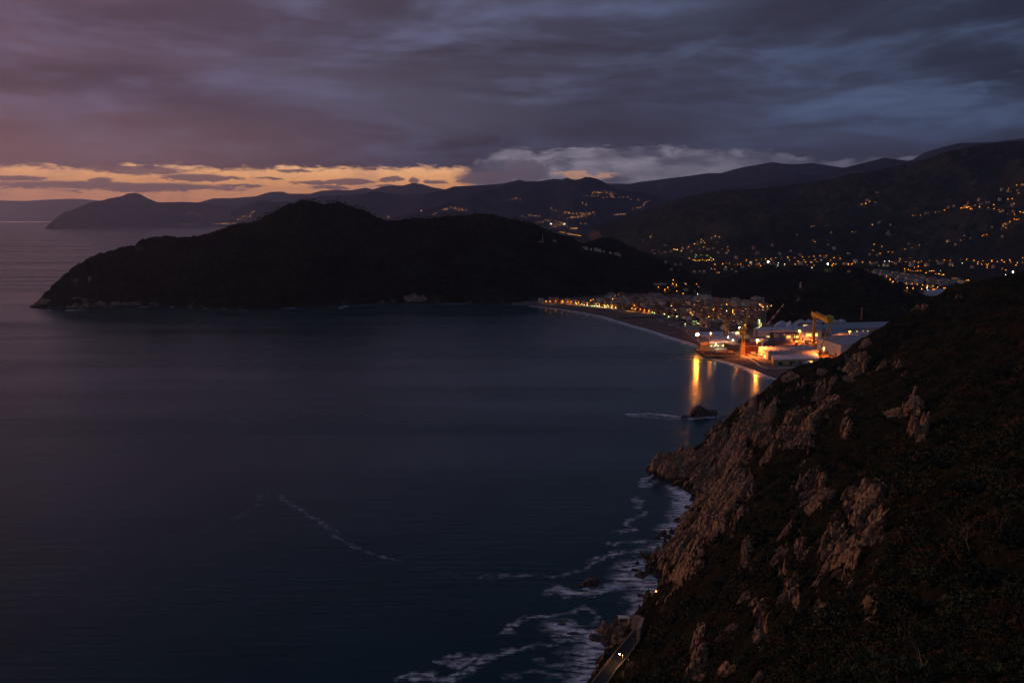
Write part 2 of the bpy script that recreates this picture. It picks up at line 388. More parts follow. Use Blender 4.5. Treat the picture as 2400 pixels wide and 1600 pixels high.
def sea_mat():
    m,nt,b=newmat('sea'); v=texc(nt)
    mp=nt.nodes.new('ShaderNodeMapping'); mp.inputs['Scale'].default_value=(1,1,1); nt.links.new(v,mp.inputs[0])
    at=nt.nodes.new('ShaderNodeAttribute'); at.attribute_name='foam'; f=NX(nt,at.outputs['Fac'])
    mf=nt.nodes.new('ShaderNodeMapping'); mf.inputs['Scale'].default_value=(.07,.30,.1); mf.inputs['Rotation'].default_value=(0,0,R(-14)); nt.links.new(v,mf.inputs[0])
    n1=noise(nt,mf.outputs[0],1,9,.68,.6)
    n2=noise(nt,v,.012,5,.6)
    n5=noise(nt,v,.16,6,.7,.5)
    ff=(f.pw(.9)*(n1.ss(.32,.64)*1.0+.08)*(n5.ss(.34,.64)*.5+.5)).ss(.02,.72)*1.0
    wat=mixc(nt,n2.ss(.35,.65),(.004,.030,.036),(.007,.040,.046))
    link(nt,mixc(nt,ff,wat,(.70,.72,.76)),b.inputs['Base Color'])
    b.inputs['IOR'].default_value=1.33; b.inputs['Specular IOR Level'].default_value=.5
    ml=nt.nodes.new('ShaderNodeMapping'); ml.inputs['Scale'].default_value=(.0007,.006,1); ml.inputs['Rotation'].default_value=(0,0,R(-10)); nt.links.new(v,ml.inputs[0])
    n3=noise(nt,ml.outputs[0],1,6,.6,.4)
    link(nt,(n3.ss(.3,.7)*.15+.17)+ff*.5,b.inputs['Roughness'])
    b1=nt.nodes.new('ShaderNodeBump'); b1.inputs['Distance'].default_value=1.0; b1.inputs['Strength'].default_value=.30
    mb=nt.nodes.new('ShaderNodeMapping'); mb.inputs['Scale'].default_value=(.02,.16,1); mb.inputs['Rotation'].default_value=(0,0,R(-12)); nt.links.new(v,mb.inputs[0])
    link(nt,noise(nt,mb.outputs[0],1,3,.5)+n3*2.0,b1.inputs['Height']); nt.links.new(b1.outputs[0],b.inputs['Normal'])
    return m
M['sea']=sea_mat(); build_sea()
# ------------------------------------------------------------------ ruled hills
def lerp_line(pl,n,fn):
    P_=np.array([fn(*p) for p in pl]); s=np.array([p[0] for p in pl],float)
    t=np.linspace(0,1,n)
    return P_,s,t
def resample(pl3,key,t):
    key=np.asarray(key,float); k=key[0]+(key[-1]-key[0])*t
    return np.stack([np.interp(k,key,pl3[:,i]) for i in range(3)],-1)
TERR=[]
def hill(name,crest,base,mt,nc,nr,back=1.0,amp=.12,canopy=0.0,csc=9.0,prof=1.25,bz=0.0,rockf=None,seed=1,spur=260.,backmin=60,nb=None,keep=True):
    """crest: (px,py,Y); base: (px,py) on the ground or 3D points. A solid hill: front slope, crest and back slope."""
    cr=np.array([A(*c) for c in crest]); ck=[c[0] for c in crest]
    bs=np.array([GF(*p) if bz>0 else G(p[0],p[1],0) for p in base]); bk=[p[0] for p in base]
    t=np.linspace(0,1,nc); c=resample(cr,ck,t); b=resample(bs,bk,t)
    # small irregularities of the crest
    nb=nb or max(12,nr//3)
    v=np.concatenate([-np.linspace(1,0,nb+1)[:-1]**1.3,np.linspace(0,1,nr)])
    Vv,_=np.meshgrid(v,t,indexing='ij')
    dirv=(c-b)[:,:2]; ln=np.linalg.norm(dirv,axis=1,keepdims=True); dn=dirv/np.maximum(ln,1e-6)
    bk3=np.concatenate([c[:,:2]+dn*np.maximum(ln*back,backmin),np.full((nc,1),-6.0)],1)
    f=np.clip(Vv,0,1)[...,None]; g=np.clip(-Vv,0,1)[...,None]
    XY=c[None,:,:2]*(1-f-g)+b[None,:,:2]*f+bk3[None,:,:2]*g
    X,Y=XY[...,0],XY[...,1]
    zc=c[None,:,2]; zb=b[None,:,2]
    pf=1-np.clip(Vv,0,1)**prof; pb=1-np.clip(-Vv,0,1)**1.5
    z=np.where(Vv>=0,zb+(zc-zb)*pf,-6+(zc+6)*pb)
    win=np.clip(np.abs(Vv)*6,0,1)*np.clip((1-np.abs(Vv))*3.5,0,1)
    rd=ridged(X/spur+seed*3.1,Y/spur,4,seed)-.45
    z=z+(zc-zb)*amp*rd*win*1.6+(zc-zb)*amp*.6*fbm(X/spur*3,Y/spur*3,4,seed+9)*win
    if canopy:
        z=z+canopy*(fbm(X/csc,Y/csc,3,seed+20)*.8+vn(X/csc*2.3,Y/csc*2.3,seed+31)*.8)*np.clip((1-np.abs(Vv))*8,0,1)*np.clip((zc-zb)/25,0,1)
    z=np.where(Vv>=.999,zb-2.5,z)
    rock=np.zeros_like(z)
    if rockf is not None: 
        PX=1200+F*X/(Y*CP-(z-CZ)*SP); PY=800-F*(Y*SP+(z-CZ)*CP)/(Y*CP-(z-CZ)*SP)
        rock=rockf(PX,PY,X,Y,z,Vv)
        z=z-rock*canopy*.4+rock*3.5*ridged(X/13,Y/13,3,5)*np.clip((1-np.abs(Vv))*12,0,1)
    V=np.stack([X,Y,z],-1).reshape(-1,3)
    me=npmesh(name,V,grid_faces(*X.shape)[:, ::-1],mt,True,{'rock':rock.ravel()})
    # faces must look up
    o=tag(link_ob(name,me),kind='structure')
    if keep: TERR.append((V,grid_faces(*X.shape)))
    return o
def blob(PX,PY,l):
    r=np.zeros_like(PX)
    for x,y,rx,ry,s in l: r=np.maximum(r,s*np.exp(-((PX-x)/rx)**2-((PY-y)/ry)**2))
    return r
def rock_headland(PX,PY,X,Y,z,v):
    r=sst(.82,.97,v)*(.30+.35*(PX<250))*(PX<720)*(.4+1.1*vn(X/70,Y/70,33))+sst(.9,.99,v)*.45*(PX>=720)
    r=r+blob(PX,PY,[(90,706,40,12,.9),(185,697,26,16,.8),(175,655,22,26,.62),(208,655,10,14,.6),(330,585,30,16,.5),(350,605,26,14,.45),(420,575,60,8,.35),(300,688,14,30,.4),(360,680,14,34,.38),(310,712,70,7,.6),(1040,660,22,24,.45),(1110,665,30,18,.35),(680,548,8,12,.5),(248,640,10,16,.35),(970,695,26,10,.45)])
    return np.clip(r,0,1.1)*(.5+.8*ridged(X/60,Y/60,3,77))
HC=[(60,717,2330),(74,714,2335),(97,696,2370),(117,676,2400),(150,643,2440),(181,620,2460),(204,604,2480),(235,594,2510),(281,581,2560),(316,576,2600),(329,561,2610),(378,555,2650),(421,557,2700),(467,553,2750),(543,528,2850),(600,518,2900),(633,499,2930),(684,479,2950),(710,469,2960),(733,470,2970),(755,479,2980),(789,476,3000),(819,482,3010),(850,492,3030),(880,507,3050),(911,518,3080),(952,513,3100),(1008,511,3120),(1046,506,3140),(1079,505,3150),(1115,500,3160),(1148,501,3170),(1200,513,3190),(1206,515,3190),(1247,523,3200),(1270,533,3200),(1295,543,3210),(1334,556,3220),(1369,571,3230),(1420,585,3250),(1480,597,3260),(1540,610,3230),(1600,632,3150),(1640,658,3080),(1662,692,2950)]
HBASE=HB[:-1]+[(1200,712),(1262,707),(1330,701),(1400,696),(1480,691),(1560,693),(1662,697)]
HC2=[(a,b+2.5,c) for a,b,c in HC]
hill('headland',HC2,HBASE,M['headland'],900,230,back=.7,amp=.10,canopy=5.0,csc=13,prof=1.3,rockf=rock_headland,seed=3,spur=190)
hill('inland_knoll',[(1345,573,3900),(1369,572,3900),(1400,561,3920),(1428,557,3920),(1448,563,3920),(1474,576,3920),(1500,589,3900),(1540,604,3850),(1570,620,3800)],[(1345,585),(1400,612),(1448,622),(1500,632),(1570,640)],M['headland'],200,50,back=.6,amp=.08,canopy=5,csc=14,bz=1,seed=5,spur=150)
hill('wooded_hill',[(1640,693,2900),(1662,675,2950),(1690,655,2980),(1734,640,3000),(1766,631,3020),(1798,625,3020),(1832,624,3020),(1861,627,3000),(1904,629,3000),(1946,626,2980),(1970,624,2950),(2015,631,2900),(2049,644,2850),(2091,658,2800),(2130,675,2750),(2155,688,2700),(2200,715,2600),(2260,760,2400)],
 [(1640,699),(1720,701),(1790,704),(1815,720),(1870,735),(1900,740),(2060,745),(2200,770),(2260,780)],M['headland'],420,110,back=.5,amp=.10,canopy=5,csc=12,bz=1,seed=8,spur=140)
hill('quarry_hill',[(1786,752,2120),(1797,733,2130),(1812,718,2140),(1826,704,2160),(1850,690,2180),(1885,673,2200),(1915,664,2200),(1960,655,2220),(2010,652,2220),(2055,657,2220),(2100,669,2200),(2150,690,2180),(2200,706,2150),(2300,740,2100)],
 [(1786,757),(1812,759),(1900,759),(2000,758),(2090,766),(2200,778),(2300,785)],M['headland'],300,100,back=.6,amp=.12,canopy=4.5,csc=11,bz=1,seed=12,spur=90,
 rockf=lambda PX,PY,X,Y,z,v: blob(PX,PY,[(1880,700,50,14,.42),(1850,735,30,20,.4),(1960,690,60,12,.3)]))
hill('main_ridge',[(1352,566,6400),(1377,548,6400),(1410,525,6420),(1436,518,6450),(1500,497,6500),(1567,477,6500),(1608,462,6500),(1690,449,6500),(1724,446,6480),(1787,444,6450),(1827,441,6400),(1914,429,6350),(1990,414,6320),(2067,398,6300),(2144,380,6280),(2246,357,6250),(2322,339,6220),(2400,331,6200),(2560,300,6100),(2900,260,5800)],
 [(1352,572),(1377,574),(1440,580),(1520,592),(1600,604),(1700,616),(1800,620),(1900,616),(2100,608),(2300,612),(2500,615),(2900,620)],M['ridge'],640,200,back=.6,amp=.12,canopy=7,csc=34,prof=1.15,bz=1,seed=15,spur=620,
 rockf=lambda PX,PY,X,Y,z,v: blob(PX,PY,[(1395,552,22,16,.8)]))
hill('village_ridge',[(1880,604,4900),(1940,590,4950),(2000,566,5000),(2060,538,5000),(2134,508,5000),(2200,490,5000),(2251,465,5000),(2300,440,4980),(2346,418,4950),(2400,391,4900),(2500,350,4850),(2800,280,4700)],
 [(1880,609),(1960,611),(2100,614),(2300,618),(2500,625),(2800,630)],M['ridge'],360,110,back=.5,amp=.14,canopy=6,csc=30,prof=1.2,bz=1,seed=19,spur=420)
# ------------------------------------------------------------------ far mountains
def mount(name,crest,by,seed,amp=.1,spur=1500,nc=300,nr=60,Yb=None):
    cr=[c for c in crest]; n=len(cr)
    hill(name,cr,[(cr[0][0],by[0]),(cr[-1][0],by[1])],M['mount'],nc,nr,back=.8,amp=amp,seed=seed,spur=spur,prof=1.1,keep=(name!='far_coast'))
def cY(l,Y): return [(a,b,Y) for a,b in l]
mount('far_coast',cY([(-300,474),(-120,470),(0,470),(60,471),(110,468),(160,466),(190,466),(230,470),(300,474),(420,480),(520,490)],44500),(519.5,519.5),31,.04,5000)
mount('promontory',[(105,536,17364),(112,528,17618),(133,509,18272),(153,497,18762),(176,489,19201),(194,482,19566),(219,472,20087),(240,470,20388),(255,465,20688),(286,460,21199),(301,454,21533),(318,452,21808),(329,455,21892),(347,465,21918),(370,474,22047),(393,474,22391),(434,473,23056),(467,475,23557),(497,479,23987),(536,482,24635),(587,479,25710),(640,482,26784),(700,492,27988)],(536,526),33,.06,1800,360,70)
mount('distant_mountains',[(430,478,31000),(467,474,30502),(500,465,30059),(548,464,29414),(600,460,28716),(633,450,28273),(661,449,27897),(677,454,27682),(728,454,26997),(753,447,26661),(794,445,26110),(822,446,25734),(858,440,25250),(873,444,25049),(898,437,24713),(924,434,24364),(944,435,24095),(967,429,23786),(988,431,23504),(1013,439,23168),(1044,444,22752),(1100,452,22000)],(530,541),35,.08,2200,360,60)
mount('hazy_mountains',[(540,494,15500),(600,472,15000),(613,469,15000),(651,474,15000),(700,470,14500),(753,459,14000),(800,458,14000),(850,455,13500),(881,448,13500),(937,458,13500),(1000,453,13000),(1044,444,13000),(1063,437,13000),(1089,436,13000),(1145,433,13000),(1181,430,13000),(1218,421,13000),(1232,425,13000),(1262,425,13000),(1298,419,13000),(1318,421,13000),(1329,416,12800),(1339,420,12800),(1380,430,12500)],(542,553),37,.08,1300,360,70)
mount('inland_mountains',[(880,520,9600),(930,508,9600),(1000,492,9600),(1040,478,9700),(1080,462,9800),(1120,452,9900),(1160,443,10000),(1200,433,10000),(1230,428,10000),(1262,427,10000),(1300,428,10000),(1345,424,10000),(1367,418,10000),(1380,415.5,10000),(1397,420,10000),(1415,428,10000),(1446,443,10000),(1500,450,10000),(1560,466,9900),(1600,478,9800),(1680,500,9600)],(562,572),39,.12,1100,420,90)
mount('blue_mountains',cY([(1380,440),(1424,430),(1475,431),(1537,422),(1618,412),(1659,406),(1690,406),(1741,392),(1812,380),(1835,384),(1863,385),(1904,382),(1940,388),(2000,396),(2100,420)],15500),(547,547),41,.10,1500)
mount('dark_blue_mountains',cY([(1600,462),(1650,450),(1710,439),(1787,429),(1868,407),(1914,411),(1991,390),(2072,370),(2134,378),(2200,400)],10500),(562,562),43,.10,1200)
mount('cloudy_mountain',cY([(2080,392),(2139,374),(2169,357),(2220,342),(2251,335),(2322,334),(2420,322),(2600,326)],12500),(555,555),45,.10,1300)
# ------------------------------------------------------------------ land
def ground_mat():
    m_,nt_,b_=newmat('yard_and_fields'); v_=texc(nt_); s_=nt_.nodes.new('ShaderNodeSeparateXYZ'); nt_.links.new(v_,s_.inputs[0])
    n_=noise(nt_,v_,.03,6,.6); y_=NX(nt_,s_.outputs[1])+(n_-.5)*500
    link(nt_,mixc(nt_,y_.ss(2450,2900),mixc(nt_,n_.ss(.35,.65),(.10,.08,.065),(.17,.135,.11)),mixc(nt_,n_.ss(.35,.65),(.018,.020,.014),(.035,.034,.024))),b_.inputs['Base Color']); b_.inputs['Specular IOR Level'].default_value=0; b_.inputs['Roughness'].default_value=1
    return m_
M['ground']=ground_mat()
def build_land():
    n=420; px=np.linspace(1200,2700,n)
    wl=np.array([G(np.interp(p,[a[0] for a in WL],[a[1] for a in WL]) and p,np.interp(p,[a[0] for a in WL],[a[1] for a in WL])) for p in px])
    up=np.array([G(p,np.interp(p,[a[0] for a in UP],[a[1] for a in UP]),3) for p in px])
    rows=[]
    for k,t in enumerate([-.35,0,.25,.5,.75,1.0]):
        q=wl+(up-wl)*t; q[:,2]=[-2.5,-.05,1.3,2.0,2.5,3.0][k]; rows.append(q)
    V=np.array(rows); me=npmesh('beach',V.reshape(-1,3),grid_faces(6,n),M['sand'],True)
    tag(link_ob('beach',me),kind='structure')
    rows=[]
    bx=np.array([(GF(p,560)[0],9500.) for p in px])
    for t in np.linspace(0,1,60)**1.5:
        q=up.copy(); q[:,:2]=up[:,:2]*(1-t)+bx*t; q[:,2]=3.0+np.maximum(0,q[:,1]-2600)*.012
        rows.append(q)
    V=np.array(rows); me=npmesh('valley_floor',V.reshape(-1,3),grid_faces(60,n),M['ground'],True)
    tag(link_ob('valley_floor',me),kind='structure'); TERR.append((V.reshape(-1,3),grid_faces(60,n)))
build_land()
# ================================================================== the near hillside with the cliffs
RP=[(1388,1600),(1412,1568),(1446,1524),(1478,1486),(1499,1462)]     # seaward edge of the coast road
RQ=[(1424,1600),(1446,1566),(1470,1540),(1494,1506),(1503,1478)]     # landward edge
ctrl=[]
for p in CO: ctrl.append(G(p[0],p[1],-.5))
for p in CO[:-1]:                      # sea bed in front of the shore
    g=G(p[0]-40,p[1]+4,-9); ctrl.append(g)
CREST=[(a_,b_+(5 if a_>1640 else 1),c_) for a_,b_,c_ in [(1546,1112,775),(1558,1084,780),(1577,1058,785),(1592,1068,792),(1604,1072,797),(1625,1050,803),(1650,1032,808),(1700,990,820),(1750,942,835),(1800,903,845),(1850,868,855),(1900,848,865),(1960,834,875),(2010,806,880),(2050,772,890),(2090,752,905),(2130,728,940),(2180,697,970),(2250,668,990),(2330,657,1010),(2400,642,1030),(2500,605,1060),(2700,560,1100)]]
for c in CREST:
    g=A(*c); ctrl.append(g)
    ctrl.append((g[0]+8,g[1]+60,max(-8,g[2]-34))); ctrl.append((g[0]+10,g[1]+170,max(-12,g[2]-120))); ctrl.append((g[0]+10,g[1]+330,max(-14,g[2]-230)))
for c in [(1600,1120,768),(1660,1130,735),(1720,1060,770),(1800,980,790),(1900,910,810),(2000,880,800),(2100,830,800),(2200,770,860),
 (2400,1600,40),(2400,1400,72),(2400,1200,135),(2400,1000,265),(2400,850,480),(2400,740,760),(2600,1600,38),(2600,1200,130),(2600,900,350),(2700,700,800),
 (2100,1600,56),(2100,1450,112),(2100,1300,190),(2100,1150,310),(2100,1000,450),(2250,900,480),(2250,1100,230),(2250,1300,110),(2250,1500,62),
 (1950,1600,85),(1950,1450,160),(1950,1300,260),(1950,1150,390),(1950,1000,560),
 (1800,1600,150),(1800,1450,235),(1800,1300,345),(1800,1150,480),(1800,1020,640),
 (1680,1600,225),(1680,1450,310),(1680,1300,420),(1680,1200,530),(1560,1600,305),(1560,1500,370),(1600,1380,430),(1600,1280,500),(1650,1200,570),(1500,1600,345),(1460,1600,385)]: ctrl.append(A(*c))
for p in RP: ctrl.append(G(p[0]+3,p[1]+3,11.5))
for p in RQ: ctrl.append(G(*p,13.0))
for p in RQ[:4]: ctrl.append(G(p[0]+26,p[1]+20,24.0))
ctrl+= [(0,0,256.5),(3,12,249),(-12,6,246),(14,16,247.5),(20,4,252),(-60,0,205),(-40,60,170),(0,60,203),(-90,90,110),(-20,150,110),(-60,200,45),(-130,130,20),(-190,60,-5),(0,300,45),(60,10,254),(150,60,250),(240,200,235),(340,400,215),(30,-40,262),(-60,-80,215),(0,260,78),(420,600,205)]
ctrl=np.array(ctrl)
def rbf(ctrl,c=10.0):
    X=ctrl[:,:2]; n=len(X)
    K=np.sqrt(((X[:,None]-X[None])**2).sum(-1)+c*c); Pm=np.c_[np.ones(n),X]
    Am=np.zeros((n+3,n+3)); Am[:n,:n]=-K-np.eye(n)*0.0+np.eye(n)*-.0; Am[:n,n:]=Pm; Am[n:,:n]=Pm.T
    Am[:n,:n]+=np.eye(n)*.6
    s=np.linalg.solve(Am,np.r_[ctrl[:,2],0,0,0]); return s,X,c
_s,_X,_c=rbf(ctrl)
def base_z(x,y):
    r=_s[-3]+_s[-2]*x+_s[-1]*y
    for k in range(len(_X)): r=r-_s[k]*np.sqrt((x-_X[k,0])**2+(y-_X[k,1])**2+_c*_c)
    return r
ROCKS=[(1565,1085,60,45,1.5),(1570,1100,34,40,1.1),(1640,1110,50,60,1.0),(1700,1060,50,60,.95),(1720,1150,55,40,.75),(1700,1210,50,40,.7),(1780,990,45,55,.95),(1870,1010,45,50,.95),(1930,930,30,45,1.0),(1650,1240,50,35,.7),(1590,1290,40,40,.75),
 (2000,860,45,30,.9),(2100,860,30,26,.4),(1905,1165,45,60,1.0),(2030,1200,50,70,1.1),(1880,1290,28,50,.95),(1960,1300,55,60,1.0),(1830,1330,26,60,1.0),(1780,1470,24,60,1.0),(1860,1390,26,50,.9),(2040,1440,28,50,.95),(1750,1320,24,40,.8),(1920,1420,22,40,.8),
 (2155,1010,24,34,1.1),(2150,720,30,14,.6),(2250,700,30,10,.45),(2130,960,40,20,.85),(1980,1000,20,40,.8),(1640,1560,26,60,.9),(1700,1580,36,30,.9),(2060,1350,30,60,.5),(1850,910,60,25,.5),(1550,1260,40,30,.9),(1600,1350,50,20,.45),(2350,980,14,20,.4)]
def near_detail(X,Y,Z):
    D=Y*CP-(Z-CZ)*SP; D=np.maximum(D,1.0)
    PX=1200+F*X/D; PY=800-F*(Y*SP+(Z-CZ)*CP)/D
    dist=np.sqrt(X*X+Y*Y+(Z-CZ)**2)
    rk=blob(PX,PY,ROCKS)
    low=np.clip(1-Z/14,0,1)*.8
    rk=np.maximum(rk,low)
    rk=rk*(.55+.75*vn(X/14,Y/14,51))+ (fbm(X/9,Y/9,4,52))*.32
    rk=np.clip(rk+sst(1.0,0.,np.abs(PX-(1640+ (1200-PY)*.45))/150)*.30*(PY<1420)*(PY>960),0,1)
    rs=sst(.34,.6,rk)
    # blocks and ribs of tilted strata running up from the sea
    q=-.60*X+.80*Y; l=.80*X+.60*Y
    wv=fbm(X/40,Y/40,3,60)*7
    tip=np.clip(blob(PX,PY,[(1600,1110,130,110,1.0)]),0,1)
    def cells(cx,cy,seed):
        ix=np.floor(cx).astype(np.int64); iy=np.floor(cy).astype(np.int64)
        f1=np.full(cx.shape,9.); f2=np.full(cx.shape,9.); idv=np.zeros(cx.shape)
        for a in (-1,0,1):
            for b in (-1,0,1):
                jx=ix+a; jy=iy+b
                d=np.hypot(jx+_h(jx,jy,seed)-cx,jy+_h(jx,jy,seed+1)-cy)
                h=_h(jx,jy,seed+2); n=d<f1
                f2=np.where(n,f1,np.minimum(f2,d)); idv=np.where(n,h,idv); f1=np.where(n,d,f1)
        return f1,f2,idv
    f1,f2,i1=cells((q+wv)/7.0,l/22.,90); g1,g2,i2=cells((q+wv*.6)/2.9,l/7.5,95); h1,h2,i3=cells((q+wv)/20.,l/34.,99)
    blk=(i1-.5)*8-4.5*(1-sst(0,.22,f2-f1))+ (.5-f1)*2.5
    blk2=(i2-.5)*4-2.6*(1-sst(0,.2,g2-g1))+(.5-g1)*1.2
    blk3=(i3-.5)*13-6*(1-sst(0,.12,h2-h1))
    big=ridged(X/34,Y/34,4,66)*6-2.5; sm=ridged(X/3.6,Y/3.6,3,70)*1.0-.5
    sc=np.clip(dist/420,.12,1.0)
    rz=(blk+blk2+blk3*(1-.7*tip)+big*(1-.6*tip)+sm)*sc
    vz=(fbm(X/28,Y/28,4,71)*4.2+fbm(X/7,Y/7,3,72)*1.3+vn(X/3.1,Y/3.1,73)*1.1)*sc
    z=Z+(rz+1.5*sc)*rs+vz*(1-rs)
    # keep the road shelf clear
    dr=None
    g=[G(*p,12) for p in RP]; h=[G(*p,12) for p in RQ]
    mid=[((a[0]+b[0])/2,(a[1]+b[1])/2) for a,b in zip(g,h)]; mid[0]=(mid[0][0]-6,mid[0][1]-12)
    for p,r in zip(mid,mid[1:]):
        e,_=seg_d(X,Y,p,r); dr=e if dr is None else np.minimum(dr,e)
    k=1-sst(7,15,dr); z=z*(1-k)+np.minimum(z,11.0)*k
    below=Z<2; z=np.where(below,np.minimum(z,Z+2.0*rs),z)
    # nothing may rise above the photographer's line
    kk=1-sst(8,22,np.hypot(X,Y)); z=z*(1-kk)+Z*kk
    # crest line: damp detail a little beyond it
    return z,np.clip(rk,0,1)
def build_hillside():
    azs=np.concatenate([np.linspace(-100,0,60)[:-1],np.linspace(0,38,620),np.linspace(38,80,60)[1:]])
    rs=np.concatenate([np.geomspace(3,60,150),np.geomspace(60.5,380,380),np.linspace(381,900,420),np.linspace(904,1320,60)])
    Rr,Az=np.meshgrid(rs,np.radians(azs),indexing='ij'); X=Rr*np.sin(Az); Y=Rr*np.cos(Az)
    X=np.where(Rr<3.01,X*.02,X)
    Z=base_z(X,Y); z,rk=near_detail(X,Y,Z)
    z=np.maximum(z,-12)
    V=np.stack([X,Y,z],-1).reshape(-1,3); Fc=grid_faces(*X.shape)
    me=npmesh('hillside',V,Fc[:, ::-1],M['hillside'],False,{'rock':rk.ravel()})
    tag(link_ob('hillside',me),kind='structure'); 
    return V,Fc,X,Y,z,rk,azs,rs
HV,HF,HX,HY,HZ,HR,HAZ,HRS=build_hillside()
M['hbvh']=None
def bvh_of(VF):
    V=[];Fc=[];n=0
    for v,f in VF: V.append(v); Fc.append(f+n); n+=len(v)
    V=np.concatenate(V).tolist(); Fc=np.concatenate(Fc).tolist()
    return BVHTree.FromPolygons(V,Fc)
NEAR=bvh_of([(HV,HF)]); FARB=bvh_of(TERR)
def hit(px,py,tree=None):
    d=Vector(ray(px,py)).normalized(); p,n,_,_=(tree or FARB).ray_cast(Vector((0,0,CZ)),d,60000)
    if p is None and py>515: p=Vector(GF(px,py)); n=Vector((0,0,1))
    return (p,n)
def gz(x,y,tree=None,top=2500):
    p,n,_,_=(tree or FARB).ray_cast(Vector((x,y,top)),Vector((0,0,-1)),6000); return p.z if p else None
# ------------------------------------------------------------------ rocks as things of their own
def rock_mesh(name,sx,sy,sz,seed,mt,sub=5,lean=0.0,peaks=None):
    """angular rock: a sphere cut by many planes, broken up by noise"""
    r=np.random.default_rng(seed)
    nu,nv=64,40
    th=np.linspace(0,PI,nv)[:,None]; ph=np.linspace(0,2*PI,nu,endpoint=False)[None]
    D=np.stack([np.sin(th)*np.cos(ph),np.sin(th)*np.sin(ph),np.cos(th)+0*ph],-1)
    n=r.normal(size=(17,3)); n/=np.linalg.norm(n,axis=1,keepdims=True); dd=r.uniform(.5,1.0,17); st=r.normal(size=3); st/=np.linalg.norm(st)
    t=np.min(np.where(D@n.T>.12,dd/np.maximum(D@n.T,.12),9),-1); t=np.clip(t,.4,1.35)
    nn=fbm(D[...,0]*2.2+seed,D[...,2]*2.2+D[...,1]*1.7,4,seed)*.16+ridged(D[...,0]*4+seed,D[...,1]*4+D[...,2]*3,3,seed)*.14-.05
    sw=(D@st)*5+fbm(D[...,0]*2,D[...,2]*2,2,seed)*.8; sw=sw-np.floor(sw); nn=nn+(np.where(sw<.8,sw/.8,(1-sw)/.2)-.5)*.22
    V=D*(t*(1+nn))[...,None]*np.array([sx,sy,sz]); V[...,0]+=V[...,2]*lean
    if peaks:
        for (a,w,hh) in peaks: V[...,2]+= (V[...,2]>0)*hh*np.exp(-((V[...,0]-a)/w)**2)*np.clip(D[...,2],0,1)
    i=np.arange(nu*nv).reshape(nv,nu); j=np.roll(i,-1,1)
    Fc=np.stack([i[:-1],i[1:],j[1:],j[:-1]],-1).reshape(-1,4)
    return npmesh(name,V.reshape(-1,3),Fc,mt,False)
def px_m(w,Y): return w*Y/F
ORD=['first','second','third','fourth','fifth','sixth','seventh','eighth','ninth','tenth','eleventh','twelfth','thirteenth','fourteenth','fifteenth','sixteenth','seventeenth','eighteenth','nineteenth','twentieth']
def ordn(i):
    if i<20: return ORD[i]
    n=i+1; return f"{n}{'th' if 10<=n%100<=20 else {1:'st',2:'nd',3:'rd'}.get(n%10,'th')}"
def label_row(objs,fmt):
    """objs in one row: number them as they stand from the left of the photograph"""
    P_=sorted(objs,key=lambda o:proj(*o.location)[0])
    n=len(P_)
    for i,o in enumerate(P_):
        if n==1: w='only'
        elif i==0: w='leftmost'
        elif i==n-1: w='rightmost'
        elif i<=n//2: w=f"{ordn(i)} from the left"
        else: w=f"{ordn(n-1-i)} from the right"
        o['label']=fmt.replace('#',w)
# sea rocks
def searock(px,py,wpx,hpx,seed,label,cat='rock',depth=.6,group=None,lean=0,peaks=None,z=-.5,name='sea_rock'):
    g=G(px,py,0); Y=math.hypot(g[0],g[1]); w=px_m(wpx,Y)/2; h=px_m(hpx,Y)
    me=rock_mesh(name,w,w*depth,h,seed,M['wetrock'],lean=lean,peaks=peaks)
    o=link_ob(name,me,None,(g[0],g[1]+w*depth*.5,z)); tag(o,label,cat,group); return o
searock(1640,975,66,22,3,'dark jagged sea stack with a tall middle peak, ringed by white surf','sea stack',.5,peaks=[(-2,6,6.5)])
searock(1608,979,22,8,4,'low dark rock at the left foot of the sea stack')
searock(1664,974,26,13,5,'dark shoulder rock at the right foot of the sea stack')
searock(1715,978,70,2.5,6,'long low reef awash between the sea stack and the cliff','reef',.25)
searock(1373,1374,46,17,7,'flat brown skerry in surf, offshore of the boulder spit','rock',.6,lean=.2)
searock(1345,1378,16,5,17,'small rock awash at the left end of the brown skerry')
searock(1318,1464,26,7,8,'left of two low rocks awash in the surf off the rocky platform')
searock(1341,1487,27,8,9,'right of two low rocks awash in the surf off the rocky platform')
BLD=[(1592,1223,30,9),(1540,1262,14,7),(1557,1256,20,12),(1567,1262,16,12),(1574,1250,12,9),(1560,1275,14,14),(1561,1287,13,10),(1509,1305,22,9),(1494,1322,12,7),(1483,1327,8,4),(1492,1338,22,6),(1500,1352,26,16),(1519,1330,16,10),(1528,1345,22,16),(1541,1352,24,18),(1523,1318,14,9),(1499,1398,16,9),(1523,1396,10,6),(1537,1290,8,5),(1545,1293,6,4),(1622,1172,12,5),(1611,1190,12,5),(1601,1212,14,6)]
bl=[]
for i,(x,y,w_,h_) in enumerate(BLD):
    bl.append(searock(x,y,w_*1.25,h_*1.25,20+i,'x','boulder',.8,group='dark boulders along the foot of the cliff',name='boulder'))
label_row(bl,'wet dark boulder at the surf-washed cliff foot, # of them')
